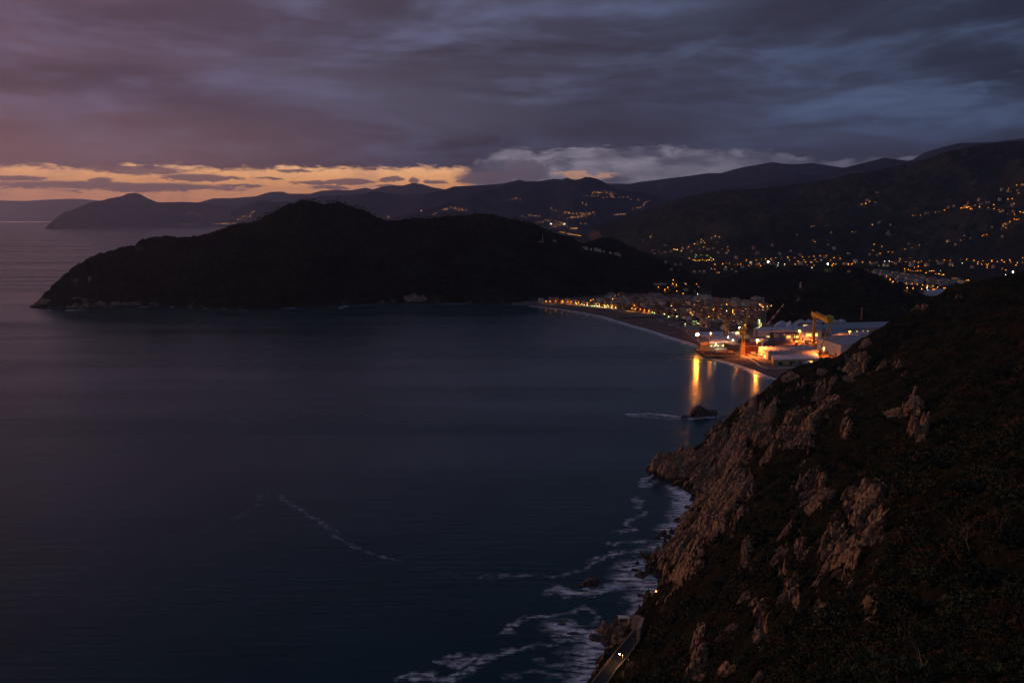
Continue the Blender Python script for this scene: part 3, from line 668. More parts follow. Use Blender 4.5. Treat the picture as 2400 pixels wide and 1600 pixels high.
# rocky platform beside the road
for i,(x,y,w_,h_,l) in enumerate([(1417,1487,46,42,'tall pale block of the rock platform, seaward end'),(1440,1480,34,40,'leaning pale rock slab behind the seaward block of the platform'),(1404,1502,40,16,'dark wet toe rock of the platform, standing in the surf'),(1435,1508,70,22,'low long brown rock between the platform and the road surf'),(1462,1492,44,26,'rounded grey rock of the platform, next to the road wall'),(1470,1470,60,20,'flat grassy top rock of the platform below the white hut'),(1450,1520,36,14,'small rock under the road wall, nearest to the lit lamp'),(1494,1455,50,14,'brown rock shelf joining the platform to the cliff')]):
    o=searock(x,y,w_,h_,60+i,l,'rock',.8,name='platform_rock',lean=.15 if i<2 else 0); o.data.materials[0]=M['rock'] if i not in(2,3) else M['wetrock']
# outcrops on the hillside
OUT=[(1932,1155,46,66,'tall pale crag with a blunt head, middle of the hillside'),(2035,1170,62,80,'biggest pale crag, pointed top, right of the blunt one'),(2060,1225,40,56,'lower shoulder of the biggest pale crag'),(2163,1020,30,46,'lone pale pinnacle standing in dark scrub'),(1965,1200,26,40,'narrow crag below and right of the blunt crag'),(1975,1240,30,30,'broken block under the narrow crag'),
 (1845,1235,26,50,'slim upright rib above the scree'),(1830,1290,34,60,'twin upright ribs of pale rock, left of the scree'),(1810,1315,20,40,'left rib of the pale ribs by the scree'),(1990,1275,34,26,'flat block at the top of the scree'),(1925,1350,30,40,'dark leaning slab at the foot of the scree'),(1960,1340,26,44,'slanting slab in the lower scree'),(1990,1375,22,38,'small tooth of rock right of the lower scree'),
 (2038,1420,40,52,'overhanging pale block low on the slope'),(1862,1440,24,74,'long thin rib low on the slope'),(1845,1395,28,30,'knob of rock above the long thin rib'),(1750,1395,28,26,'small block standing alone among dark bushes'),(1735,1330,22,30,'small upright stone above the coast road slope'),
 (1690,1230,40,60,'reddish buttress above the shingle cove'),(1655,1150,44,50,'ridged buttress above the cliff tip'),(1612,1085,40,50,'inner fin of the cliff tip'),(1590,1085,40,56,'outer fin of the cliff tip, dropping into the sea'),(1574,1108,24,30,'lowest fin of the cliff tip at the waterline'),
 (1630,1200,40,40,'slanted slab above the surf cove'),(1600,1250,36,36,'pale slab above the boulder shore'),(1720,1080,40,50,'buttress halfway up the cliff spur'),(1765,1000,36,46,'upper buttress of the cliff spur'),(1800,1060,30,60,'tall rib right of the spur buttresses'),(1830,1010,26,40,'broken rib high on the cliff spur'),
 (1910,960,26,50,'crooked yellowish rock under the crest'),(1860,880,44,26,'rounded rock on the crest, leftmost'),(1935,868,26,30,'rounded rock just below the crest'),(2065,845,26,70,'long hanging crag below the shipyard view'),(2040,800,26,22,'small crest rock in front of the shipyard'),(2115,960,40,30,'flat ledge rock on the upper slope'),(2150,940,30,22,'small ledge rock right of the flat ledge'),(2020,925,20,18,'round stone on the upper slope'),
 (1700,1480,30,50,'pale stone rib above the road lamp'),(1640,1520,26,46,'dark rib between road and bushes'),(1720,1560,26,40,'jagged stone at the bottom edge, left'),(1780,1590,40,40,'jagged stone at the bottom edge, right'),(1475,1560,20,36,'light standing stone below the road lamp')]
for i,(x,y,w_,h_,l) in enumerate(OUT):
    p,n=hit(x,y+h_*.30,NEAR)
    if p is None: continue
    Y=p.length; d=(p-Vector((0,0,CZ))).length; w2=w_*d/F/2; h2=h_*d/F/2
    me=rock_mesh('rock_outcrop',w2*1.15,w2*.9,h2*1.25,200+i,M['rock'],lean=.30)
    o=link_ob('rock_outcrop',me,None,(p.x,p.y+w2*.55,p.z-h2*.35)); tag(o,l,'crag','rock outcrops on the near hillside')
# ------------------------------------------------------------------ scrub of the hillside (uncountable)
def leafmat():
    m,nt,b=newmat('leaf'); at=nt.nodes.new('ShaderNodeAttribute'); at.attribute_name='tone'; n=nt.nodes.new('ShaderNodeValToRGB'); e=n.color_ramp.elements
    e[0].color=(.008,.010,.006,1); e[1].color=(.075,.045,.018,1); e[1].position=1; q=e.new(.35); q.color=(.020,.026,.010,1); q=e.new(.7); q.color=(.040,.040,.014,1); q=e.new(.9); q.color=(.07,.032,.014,1)
    nt.links.new(at.outputs['Fac'],n.inputs[0]); nt.links.new(n.outputs[0],b.inputs['Base Color']); return m
M['leaf']=leafmat()
def scrub():
    N=6800; naz=rng.uniform(3,37,N); nr=np.exp(rng.uniform(math.log(16),math.log(1060),N))
    x=nr*np.sin(np.radians(naz)); y=nr*np.cos(np.radians(naz)); Z=base_z(x,y); z,rk=near_detail(x,y,Z)
    keep=(rk<.42+.2*rng.random(N))&(z>12)&(Z>8)
    x,y,z,nr=x[keep],y[keep],z[keep],nr[keep]; n=len(x)
    rad=np.clip(nr*.012,.45,4.2)*rng.uniform(.45,1.6,n)*np.where(rk[keep]>.18,.5,1.0)
    K=140
    u=rng.normal(size=(n,K,3)); u/=np.linalg.norm(u,axis=2,keepdims=True); u[...,2]=np.abs(u[...,2])*.9-.15
    rr=rng.uniform(.55,1.0,(n,K,1))*(1+.25*rng.normal(size=(n,K,1))*.6)
    ctr=np.stack([x,y,z-.1*rad],-1)[:,None]+u*rr*rad[:,None,None]*np.array([1,1,.85])
    s=rad[:,None,None]*rng.uniform(.06,.17,(n,K,1))
    a=rng.normal(size=(n,K,3)); a/=np.linalg.norm(a,axis=2,keepdims=True); b=rng.normal(size=(n,K,3)); b=np.cross(a,b); b/=np.linalg.norm(b,axis=2,keepdims=True)
    V=np.stack([ctr+a*s,ctr+b*s*.8,ctr-a*s*.9,ctr-b*s*.7],2).reshape(-1,3)
    Fc=np.arange(len(V)).reshape(-1,4)
    tone=np.repeat(rng.uniform(0,1,n)**1.3,K*4); me=npmesh('scrub',V,Fc,M['leaf'],attr={'tone':tone}); tag(link_ob('scrub',me),kind='stuff')
scrub()
# ------------------------------------------------------------------ the coast road
def road():
    mb=MB(); n=len(RP)
    g=[Vector(G(*p,14)) for p in RP]; h=[Vector(G(*p,14)) for p in RQ]
    d0=(g[0]-g[1]).normalized()*45; g.insert(0,g[0]+d0); h.insert(0,h[0]+d0)
    for i in range(len(g)-1):
        a,b,c,d=g[i],g[i+1],h[i+1],h[i]
        mb.quad(a,b,c,d); mb.quad((a.x,a.y,-1),(b.x,b.y,-1),b,a); mb.quad(d,c,(c.x,c.y,8),(d.x,d.y,8))
    me=mb.mesh('road',M['asphalt']); tag(link_ob('road',me),kind='structure')
    for pts,l,hh,off in ((g,'low plastered parapet along the seaward edge of the coast road',1.1,0),(h,'low wall along the hillside edge of the coast road',.7,0)):
        w=MB()
        for a,b in zip(pts,pts[1:]):
            w.bar((a.x,a.y,a.z+hh/2-.05),(b.x,b.y,b.z+hh/2-.05),hh,.5)
        o=link_ob('parapet_wall',w.mesh('parapet_wall',M['parapet'])); tag(o,l,'wall')
    return g,h
M['plaster']=mat('plaster',(.38,.27,.19),.25,.8)
M['parapet']=mat('parapet',(.20,.13,.085),.25,.8)
M['concrete']=mat('concrete',(.30,.28,.27),.3,.15)
RG,RH=road()
# ================================================================== lamps
M['pole']=mat('pole',(.10,.09,.08),.2,1,.6,.5)
M['lampO']=emit('sodium_light',(1.0,.33,.022),16); M['lampY']=emit('yellow_light',(1.0,.45,.07),14)
M['lampW']=emit('white_light',(.80,1.0,.40),9); M['lampC']=emit('cool_light',(1.0,.92,.75),14)
M['floodO']=emit('flood_light',(1.0,.29,.03),400); M['floodY']=emit('flood_yellow',(1,.58,.2),160); M['floodW']=emit('flood_white',(.95,1,.75),26)
M['floodD']=emit('flood_light_dim',(1.0,.29,.03),110)
LC={'lampO':(1,.36,.07),'lampY':(1,.52,.16),'lampW':(.85,1,.5),'lampC':(1,.9,.75),'floodO':(1,.25,.035),'floodY':(1,.6,.25),'floodW':(1,1,.8)}
def spot(parent,kind,z,watt,y=0.0,cone=150):
    k=('L',kind,watt,cone)
    if k not in PROTO:
        l=bpy.data.lights.new('downlight','SPOT'); l.energy=watt; l.color=LC[kind]; l.spot_size=R(cone); l.spot_blend=.5; l.shadow_soft_size=.5; PROTO[k]=l
    o=bpy.data.objects.new('downlight',PROTO[k]); C.objects.link(o); o.parent=parent; o.location=(0,y,z); return o
PROTO={}
M['winlit']=emit('lit_window',(1.0,.55,.18),1.4); M['tube']=emit('tube_light',(.75,1,.35),1.3); M['red']=emit('red_light',(1,.16,.03),12)
def lamp_proto(kind,h=8.0,r=.62,far=False):
    root=thing('street_lamp','x','lamp',(0,0,0))
    pm=MB(); pm.bar((0,0,-.5),(0,0,h),.22,mi=0,n=6,taper=.6); pm.bar((0,0,h),(0,-1.3,h+.25),.14,n=5); pm.box(-.25,-.25,-.2,.25,.25,.5)
    part('pole',pm.mesh('pole',M['pole']),root)
    hd=MB(); hd.box(-.35,-1.9,h+.12,.35,-1.0,h+.42); hd.bar((0,-1.45,h+.42),(0,-1.45,h+.6),.4,n=6,taper=.4)
    p2=part('lamp_head',hd.mesh('lamp_head',M['pole']),root)
    b=MB(); b.sph((0,-1.45,h-.1-r*.3),r,u=8,w=6,sz=.8)
    part('bulb',b.mesh('bulb',M[kind]),root)
    return root

LPOS=[]
W_ST=13000
def lamp(px,py,kind='lampO',r=.62,h=8.0,tree=None,face=None):
    """a street lamp whose head shows at px,py, standing on whatever ground is there"""
    tree=tree or FARB
    q=py
    for _ in range(4):
        p,n=hit(px,q,tree)
        if p is None: return None
        q=py+h*F/p.y
    if p.y>9000: return None
    rr={True:.72,False:.85}[p.y<3300] if r==.62 else r
    if p.y>4500 and r==.62: rr=.95
    key=(kind,rr,h)
    if key not in PROTO: o=PROTO[key]=lamp_proto(kind,h,rr)
    else: o=copy_tree(PROTO[key])
    o.location=(p.x,p.y+1.45,p.z-.2)
    if p.y>3300: q_=random.uniform(.55,1.15); o.scale=(q_,q_,q_)
    if p.y<3300: LPOS.append((p.x,p.y-9,14)); spot(o,kind,h-.9,W_ST*(.35 if h<6 else 1),-1.45)
    return o
def lamps(pts,fmt,group,kind='lampO',jit=0,**k):
    L=[]
    for p in pts:
        o=lamp(p[0]+random.uniform(-jit,jit),p[1]+random.uniform(-jit,jit)*.5,p[2] if len(p)>2 else kind,**k)
        if o: o['group']=group; L.append(o)
    label_row(L,fmt); return L
def along(pl,n,j=1.5):
    d=[0]
    for a,b in zip(pl,pl[1:]): d.append(d[-1]+math.hypot(b[0]-a[0],b[1]-a[1]))
    return [(np.interp(t,d,[p[0] for p in pl])+random.uniform(-j,j),np.interp(t,d,[p[1] for p in pl])+random.uniform(-j,j)*.5) for t in np.linspace(0,d[-1],n)]
Z1=lambda L:[(1200+t[0]/4.704,600+t[1]/4.704)+tuple(t[2:]) for t in L]
# promenade
lamps(Z1([(375,495),(420,497),(452,484),(481,496),(558,494),(618,500),(653,503),(703,511),(733,509),(830,520),(868,485),(895,474),(960,468)]),'orange street lamp at the headland end of the seafront, #','orange lamps on the seafront, headland end')
lamps(Z1([(925,526),(962,531),(1015,538),(1052,538),(1107,545),(1275,573),(1322,575),(1358,581),(1413,583),(1460,595),(1508,601),(1347,542)]),'orange street lamp in front of the middle seafront houses, #','orange lamps on the middle seafront')
lamps(Z1([(776,493,),(885,503)]),'bright white lamp on the promenade above the beach, #','bright white promenade lamps','lampC')
lamps(Z1([(710,522),(768,527),(796,535),(828,540),(882,545),(905,545),(932,546),(943,550),(965,548),(1022,553),(1033,550),(1062,552),(1097,562),(1142,565)]),'small greenish-white promenade lamp beside the beach, #','greenish-white lamps along the beach',kind='lampW',h=4.5)
lamps(Z1([(1545,617),(1570,625),(1597,603),(1680,632),(1722,610),(1760,628),(1817,662),(1728,664),(1875,700),(1908,745),(1995,715),(2012,722),(2027,715),(2035,735),(2050,740),(2020,730)]),'yellow-green garden lamp by the white apartment house, #','yellow-green lamps near the white apartment house',kind='lampW',h=4.5)
Z4=lambda L:[(1600+t[0]/9.8,670+t[1]/9.8)+tuple(t[2:]) for t in L]
lamps(Z4([(180,605),(600,700),(825,718),(705,538),(425,612),(345,345),(582,335),(1005,420),(1005,567,'lampC'),(845,552,'lampC'),(1148,558,'lampY'),(1146,597,'lampY'),(1438,385),(1945,465),(1770,420,'lampY'),(1797,385,'lampY'),(1433,885,'lampY'),(1610,760,'lampY'),(1742,775,'lampW'),(1755,800,'lampW'),(1757,880,'lampW'),(1800,900,'lampO'),(543,450,'lampY'),(1848,484,'lampY'),(2035,450)]),'lamp standing among the roofs of the old town, #','lamps among the roofs of the town')
Z3=lambda L:[(1380+t[0]/9.8,670+t[1]/9.8)+tuple(t[2:]) for t in L]
lamps(Z3([(2100,350),(2205,300),(2260,300),(1990,550),(1045,440),(545,292),(610,338),(2085,315),(1895,455)]),'lamp between the back rows of town houses, #','lamps between the back rows of the town',kind='lampY')
lamps([(1543,672),(1558,678),(1565,673),(1577,664),(1585,667),(1586,681.5),(1607,665),(1633,665),(1601,687),(1635,688,'lampW'),(1578,656)],'orange lamp on the wooded slope above the town, #','orange lamps on the slope above the town')
# valley belt
Z5=lambda L:[(1500+t[0]/4.704,540+t[1]/4.704)+tuple(t[2:]) for t in L]
lamps(Z5([(340,213),(370,208),(385,203),(400,208),(412,212),(455,225),(465,235),(470,182),(535,175),(600,148),(633,150),(675,98),(700,105),(712,130),(670,128),(698,180),(788,83),(833,62),(877,68),(110,72),(128,60),(903,200),(968,180),(970,220)]),'yellow lamp of the hamlet beyond the headland, #','lamps of the hamlet beyond the headland',kind='lampY')
lamps(Z5([(545,305),(580,320),(605,327),(628,330),(655,330),(690,320),(708,333),(735,332),(750,325),(765,325),(790,330),(808,320),(812,312)]),'yellow lamp ringing the lit office block, #','lamps around the lit office block',kind='lampY')
lamps(Z5([(620,268),(668,266),(735,270),(752,272),(780,303),(640,290),(610,290)]),'cool window-side lamp on the terrace of the office block, #','cool lamps on the office block terrace',kind='lampW',h=5)
lamps(Z5([(825,373),(912,372),(957,343),(1078,370),(1107,370),(1173,328),(1197,383),(945,403),(985,360),(1048,368),(825,422),(785,415),(872,460),(620,452),(1230,375)]),'orange lamp in the valley suburb left of the stadium light, #','lamps in the left part of the valley',)
lamps(Z5([(1283,320),(1337,317),(1383,312),(1440,307),(1497,302),(1562,298),(1630,295),(1705,293),(1790,291),(1862,288),(1917,284),(1984,282),(2055,277),(2195,273)]),'orange lamp on the long valley avenue, #','lamps of the long valley avenue')
lamps(Z5([(1315,360),(1370,362),(1438,362),(1330,388),(1525,355,'lampC'),(1518,382,'lampW'),(1222,352,'lampC'),(1593,370,'lampC'),(1647,328),(1740,337),(1807,323),(1825,345),(1880,347),(1927,320),(1950,340),(1997,320),(2098,325),(2140,298),(2205,305),(1710,371),(1847,374),(1920,376),(1892,408,'lampC'),(2130,367),(2157,368),(2115,385),(2237,357),(2290,357),(2310,245),(2288,250),(2295,370),(2332,370)]),'lamp in the centre of the valley town, #','lamps in the centre of the valley town')
Z6=lambda L:[(1900+t[0]/4.704,380+t[1]/4.704)+tuple(t[2:]) for t in L]
lamps(Z6([(455,1120),(490,1108),(570,1103),(650,1100),(730,1098),(815,1090,'lampC'),(865,1090,'lampC'),(893,1095),(973,1093),(987,1063),(1053,1088),(1090,1057),(1143,1090),(1185,1103),(1223,1087),(1310,1083),(1385,1080),(1468,1080),(1540,1077),(1650,1073),(1720,1072)]),'orange lamp in the line along the far valley road, #','lamps along the far valley road')
lamps(Z6([(687,975),(765,1003),(858,988),(902,985),(752,1133,'lampW'),(805,1133,'lampW'),(845,1138,'lampW'),(1038,1170),(1040,1193),(1145,1155),(1182,1150),(1262,1140),(1262,1155),(1075,1182),(1100,1190),(1125,1200),(1160,1195),(1180,1190),(1212,1190),(1310,1195),(1333,1197),(1378,1218),(1413,1227),(1447,1240),(1463,1240),(1433,1185,'lampC'),(1270,1218),(835,1253),(1358,1195)]),'lamp among the dense valley blocks, #','lamps among the dense valley blocks')
lamps(Z6([(1800,1085),(1847,1098),(1898,1083),(1935,1115),(1945,1135),(1958,1120),(1945,1157),(1993,1083),(1998,1090),(2057,1090),(2108,1080),(2133,1097),(2208,1098),(2195,1075),(2262,1133),(2278,1108),(2335,1100),(2338,1047),(2110,1163),(2152,1187),(1563,1135),(1673,1105,'lampC'),(1885,1120),(1840,1120),(2150,1235,'lampC')]),'lamp near the roundabout at the right edge of the valley, #','lamps near the roundabout')
lamps(Z6([(908,1313),(958,1320),(1052,1335),(1117,1338),(1173,1345),(1233,1352),(1285,1360),(1345,1363),(1398,1372),(1467,1383),(1483,1383),(1573,1390),(1063,1383),(1128,1388),(1223,1397),(1290,1405),(1347,1400),(1362,1402),(1410,1403),(1442,1400),(1280,1383,'lampC'),(1720,1300),(1737,1298),(875,1290)]),'orange lamp on the streets behind the dark wooded hill, #','lamps behind the dark wooded hill')
# hillside villages on the right
lamps(Z6([(1130,588),(1210,582),(1380,552),(1420,545),(1478,530),(1647,508),(1665,500),(1708,478),(1722,475),(1740,490),(1762,490),(1700,500),(1760,515),(1780,510),(1860,492),(1958,498),(2018,467),(2020,507),(2080,520),(2087,543),(2173,405),(2222,405),(2248,452),(2240,532),(2172,563),(2245,573),(2307,548),(2342,555)]),'orange lamp of the ridge village with the lit church tower, #','lamps of the ridge village',kind='lampO')
lamps(Z6([(1040,953),(1117,940),(1195,910),(1273,892),(1503,875),(1648,855),(1760,832),(1893,810),(1910,797),(1942,793),(2100,737),(2118,703),(2118,685),(2140,670),(2153,718),(2195,655),(2210,700),(2243,630),(2268,625),(2300,620)]),'orange lamp of the lane climbing below the ridge village, #','lamps of the climbing lane')
lamps(Z6([(595,482),(607,460),(560,466),(645,428),(650,433),(705,437),(718,432),(740,370)]),'orange lamp of the isolated hamlet on the ridge, #','lamps of the isolated hamlet')
lamps(Z6([(680,685),(878,690),(873,805),(225,770),(460,767),(46,870),(35,705),(8,705),(785,928),(700,905),(2270,250),(2340,245),(2180,290),(2210,325),(2293,340)]),'single small lamp scattered on the dark slopes, #','scattered lamps on the dark slopes',kind='lampY')
# ------------------------------------------------------------------ masts with floodlights
FW={1633:420000,1665:32000,1726:60000,1773:340000,1872:420000,1929:150000,1990:140000}
def flood(px,py,h,kind,r,label,base=None,cat='floodlight',name='floodlight_mast',heads=1,tree=None):
    q=py
    for _ in range(5):
        p,n=hit(px,q,tree); q=py+h*F/p.y
    root=thing(name,label,cat,(p.x,p.y,p.z-.3))
    m=MB(); m.bar((0,0,0),(0,0,h),.9,n=8,taper=.5); m.box(-1,-1,0,1,1,1.2); m.bar((-1.8,0,h-.6),(1.8,0,h-.6),.25)
    m.bar((.45,0,1),(.45,0,h-1),.08); m.bar((-.45,.1,1),(-.45,.1,h-1),.08)
    part('mast',m.mesh('mast',M['pole']),root)
    hd=MB(); hd.box(-1.9,.1,h-1.1,1.9,.5,h+1.1); part('lamp_housing',hd.mesh('lamp_housing',M['pole']),root)
    b=MB(); b.sph((0,-r*.5,h),r,u=12,w=8,sz=.9); part('bulb',b.mesh('bulb',M['floodD' if kind=='floodO' and round(px) in (1665,1726,1872,1929,1990) else kind]),root)
    spot(root,kind,h-1.5,{'floodO':FW.get(round(px),110000),'floodY':50000*r,'floodW':6000*r}[kind]*(1 if p.y<2200 else 2),-1.0,172)
    return root
flood(1633,782,30,'floodO',2.5,'brightest orange floodlight, on twin masts at the corner of the pier')
flood(1665,780,26,'floodO',1.15,'orange floodlight behind the low sheds, second from the left')
flood(1726,778,28,'floodO',1.0,'orange floodlight beside the tall yellow jib crane')
flood(1773,796,30,'floodO',1.4,'orange floodlight on a tall thin mast left of the saw-roofed hall')
flood(1872,775,24,'floodO',1.6,'very bright floodlight glaring on the wall of the long white hall')
flood(1929,815,22,'floodO',1.2,'orange floodlight between the saw-roofed hall and the big logo hall')
flood(1990,776,18,'floodO',.8,'small orange floodlight above the wavy-roofed hall')
flood(1706,789,18,'floodW',.8,'white floodlight above the striped sheds, left one')
flood(1717,796,16,'floodW',.8,'white floodlight above the striped sheds, right one')
flood(1677,805,14,'floodW',.7,'small white lamp mast in front of the striped sheds')
flood(1732,766,20,'floodY',.75,'yellow-white floodlight behind the yellow jib cranes')
flood(1799.5,613,22,'floodW',2.6,'dazzling white stadium light in the far valley')
flood(1939,618,22,'floodW',1.6,'second white stadium light in the far valley, right of the dazzling one')
flood(2373,637,18,'floodY',1.9,'big starry yellow light behind the right-hand hillside')
flood(1292,525,20,'floodW',2.2,'greenish-white floodlight in the gap beyond the headland, left one')
flood(1323,525,20,'floodW',2.2,'greenish-white floodlight in the gap beyond the headland, right one')
# ------------------------------------------------------------------ far village lights: uncountable sparks
def far_lights():
    b=MB(); cl=[([(1030,492),(1060,488),(1090,494)],34,5),([(1025,500),(1015,505)],5,4),([(1190,470),(1215,466),(1222,470)],7,3),([(1385,453),(1420,450),(1440,458)],22,5),([(1370,462),(1460,462),(1500,470)],26,5),([(1285,483),(1300,495)],6,3),([(1365,478),(1375,482)],6,4),
     ([(1320,500),(1390,502)],30,5),([(1340,510),(1395,498)],18,5),([(1225,508),(1265,505)],16,5),([(1262,520),(1300,517),(1325,525),(1290,535)],30,6),([(1330,512),(1370,508)],14,4),([(1440,504),(1465,502)],14,2),([(1475,492),(1500,488),(1520,470)],14,4),([(985,492),(990,495)],5,3),([(905,508),(915,512),(900,505)],8,5),
     ([(1336,536.5),(1353,536)],26,1),([(1312,545),(1325,546)],8,2),([(1330,549),(1345,551),(1362,554)],40,2),([(1300,527),(1330,530)],12,3),([(1360,524),(1375,525)],4,2),([(108,530.5),(190,531),(260,530.5),(300,530)],16,.8),([(200,505),(330,520)],6,12),([(430,500),(480,505),(580,510)],30,12),([(420,526),(470,527)],10,1.5),([(500,524.8),(552,524)],24,.7),([(560,520),(600,495)],12,8)]
    for pl,n,j in cl:
        for x,y in along(pl,n,j):
            p,_=hit(x,y)
            if p is None: continue
            d=p.y; b.sph((p.x,p.y,p.z+5),d/F*random.choice((.20,.26,.34)),u=5,w=3)
    o=link_ob('far_village_lights',b.mesh('far_village_lights',M['farlight'])); tag(o,kind='stuff')
M['farlight']=emit('far_light',(1,.42,.12),4.5)
far_lights()
# road lamp and tunnel lamp of the coast road
def road_lamp(px,py,lit,label,h=7.5):
    g=G(px,py,14+h); k='floodY' if lit else 'pole'
    root=thing('street_lamp',label,'lamp',(g[0],g[1],14.0))
    m=MB(); m.bar((0,0,-.3),(0,0,h),.24,n=8,taper=.6); m.bar((0,0,h),(-1.6,-.4,h+.3),.13,n=6); part('pole',m.mesh('pole',M['plaster']),root)
    hd=MB(); hd.box(-2.2,-.6,h+.15,-1.3,-.2,h+.35); part('lamp_head',hd.mesh('lamp_head',M['pole']),root)
    if lit:
        b=MB(); b.sph((-1.7,-.4,h-.15),.42,sz=.8); part('bulb',b.mesh('bulb',M['roadbulb']),root); spot(root,'floodY',h-.6,1100,-.4)
M['roadbulb']=emit('road_bulb',(1,.62,.25),60)
road_lamp(1459,1530,True,'lit lamp post glaring over the coast road')
road_lamp(1486,1494,False,'unlit lamp post by the wall at the road tunnel')
# ================================================================== houses
M['rooft']=mat('roof_tiles',(.16,.060,.042),.4,.4,.9); M['roofd']=mat('roof_dark',(.075,.045,.04),.4,.4,.9); M['roofg']=mat('roof_grey',(.17,.165,.17),.2,.2,.7)
WC={'cream':(.52,.43,.32),'ochre':(.46,.30,.15),'salmon':(.46,.25,.18),'white':(.62,.60,.58),'grey':(.34,.31,.31),'red':(.28,.11,.08),'pink':(.52,.38,.34),'yellow':(.5,.38,.16)}
for k,c in WC.items(): M['w_'+k]=mat('wall_'+k,tuple(q*.95*t for q,t in zip(c,(1,.95,.86))),.16,.25,.9)
M['glass']=mat('window_glass',(.02,.022,.03),.2,1,.25); M['shutter']=mat('shutter',(.06,.09,.06),.2,1)
wm=MB(); wm.box(-.75,-.07,-.15,.75,.06,-.02,0); wm.box(-.62,-.05,0,.62,.06,1.75,1); wm.box(-.72,-.08,0,-.62,.05,1.8,0); wm.box(.62,-.08,0,.72,.05,1.8,0); wm.box(-.72,-.08,1.75,.72,.05,1.88,0)
WIN=wm.mesh('window',[M['plaster'],M['glass']])
wl_=MB(); wl_.v,wl_.f,wl_.mi=list(wm.v),list(wm.f),list(wm.mi); WINL=wl_.mesh('window_lit',[M['plaster'],M['winlit']])
def house_proto(w,d,fl,col,roof,detail,seed,bal=False):
    h=fl*3.1+.6; root=thing('house','x','house',(0,0,0)); r=random.Random(seed)
    m=MB(); m.box(-w/2,-d/2,-4,w/2,d/2,h,0)
    m.box(-w/2-.12,-d/2-.12,3.3,w/2+.12,d/2+.12,3.55,0)
    nw=max(2,int(w/3.2)); nd=max(2,int(d/3.4)); wins=[]
    for f in range(fl):
        z=f*3.1+1.0
        for i in range(nw): wins.append((-w/2+(i+.5)*w/nw,-d/2,z,0)); 
        for i in range(nd):
            wins.append((-w/2,-d/2+(i+.5)*d/nd,z,-PI/2)); wins.append((w/2,-d/2+(i+.5)*d/nd,z,PI/2))
        if not detail:
            for i in range(nw): wins.append((-w/2+(i+.5)*w/nw,d/2,z,PI))
    if bal:
        for f in range(1,fl):
            m.box(-w*.4,-d/2-1.2,f*3.1+.3,w*.4,-d/2,f*3.1+.5,0); m.box(-w*.4,-d/2-1.25,f*3.1+.5,w*.4,-d/2-1.12,f*3.1+1.3,0)
    if not detail:
        for (x,y,z,a) in wins:
            T=Matrix.Translation((x,y,z))@Matrix.Rotation(a,4,'Z'); m.box(-.55,-.05,0,.55,.04,1.6,2 if r.random()<.018 else 1,T)
    part('wall',m.mesh('wall',[M['w_'+col],M['glass'],M['winlit']]),root)
    q=MB(); e=.7
    if roof=='flat':
        q.box(-w/2-.3,-d/2-.3,h,w/2+.3,d/2+.3,h+.35); q.box(-w/2-.3,-d/2-.3,h+.35,w/2+.3,-d/2,h+.95); q.box(-w/2-.3,d/2,h+.35,w/2+.3,d/2+.3,h+.95); q.box(-2,-1,h+.35,2,2.5,h+2.6); rm=M['roofg']
    else:
        rz=min(w,d)*.24; W2,D2=w/2+e,d/2+e; k=min(W2,D2)*(1.0 if roof=='hip' else .0)
        A_=(-W2,-D2,h);B_=(W2,-D2,h);C_=(W2,D2,h);D_=(-W2,D2,h)
        if w>=d: P_=(-W2+k,0,h+rz);Q_=(W2-k,0,h+rz); q.poly([A_,B_,Q_,P_]);q.poly([C_,D_,P_,Q_]);q.poly([B_,C_,Q_]);q.poly([D_,A_,P_])
        else: P_=(0,-D2+k,h+rz);Q_=(0,D2-k,h+rz); q.poly([B_,C_,Q_,P_]);q.poly([D_,A_,P_,Q_]);q.poly([A_,B_,P_]);q.poly([C_,D_,Q_])
        q.box(-W2+.02,-D2+.02,h-.25,W2-.02,D2-.02,h-.004); rm=M['rooft'] if r.random()<.6 else M['roofd']
    rf=part('roof',q.mesh('roof',rm),root)
    if roof!='flat':
        c=MB(); c.box(w*.18,-.4,h+.6,w*.18+.8,.4,h+min(w,d)*.24+1.3); part('chimney',c.mesh('chimney',M['plaster']),rf)
    if detail:
        for (x,y,z,a) in wins: part('window',WINL if r.random()<.03 else WIN,root,(x,y,z),a)
    root['_h']=h; return root
SPEC=[(12,10,4,'cream','hip'),(15,11,5,'ochre','hip'),(11,10,3,'salmon','hip'),(18,12,5,'white','flat'),(14,11,4,'pink','hip'),(10,9,3,'yellow','hip'),(20,12,4,'grey','flat'),(13,10,4,'red','hip'),(16,11,4,'salmon','gable'),(9,9,3,'white','hip'),(22,11,5,'cream','flat'),(12,12,5,'pink','hip'),(26,11,4,'cream','hip'),(14,10,3,'ochre','gable')]
NUM=['','one','two','three','four','five','six','seven']
ROOFN={'hip':'hipped','flat':'flat','gable':'gabled'}
HP={}
def house(i,det,x,y,z,rz,sc=1.0,group=None):
    k=(i,det)
    if k not in HP: o=HP[k]=house_proto(*SPEC[i],det,300+i,bal=(i in(3,10)))
    else: o=copy_tree(HP[k])
    o.location=(x,y,z); o.rotation_euler=(0,0,rz); o['group']=group; o['_k']=i
    if sc!=1: o.scale=(sc,sc,sc)
    return o
def label_houses(L,place):
    by={}
    for o in L: by.setdefault(o['_k'],[]).append(o)
    for k,l in by.items():
        w,d,fl,c,r=SPEC[k]; wd='wide ' if w>=20 else ('small ' if w<11 else '')
        label_row(l,f"{wd}{c} {NUM[fl]}-storey {ROOFN[r]}-roofed house {place}, #")
    for o in L:
        ww=o['label'].split(' ')
        if len(ww)>16: o['label']=' '.join(ww[:16])
        for k in ('_k','_h'):
            if k in o: del o[k]
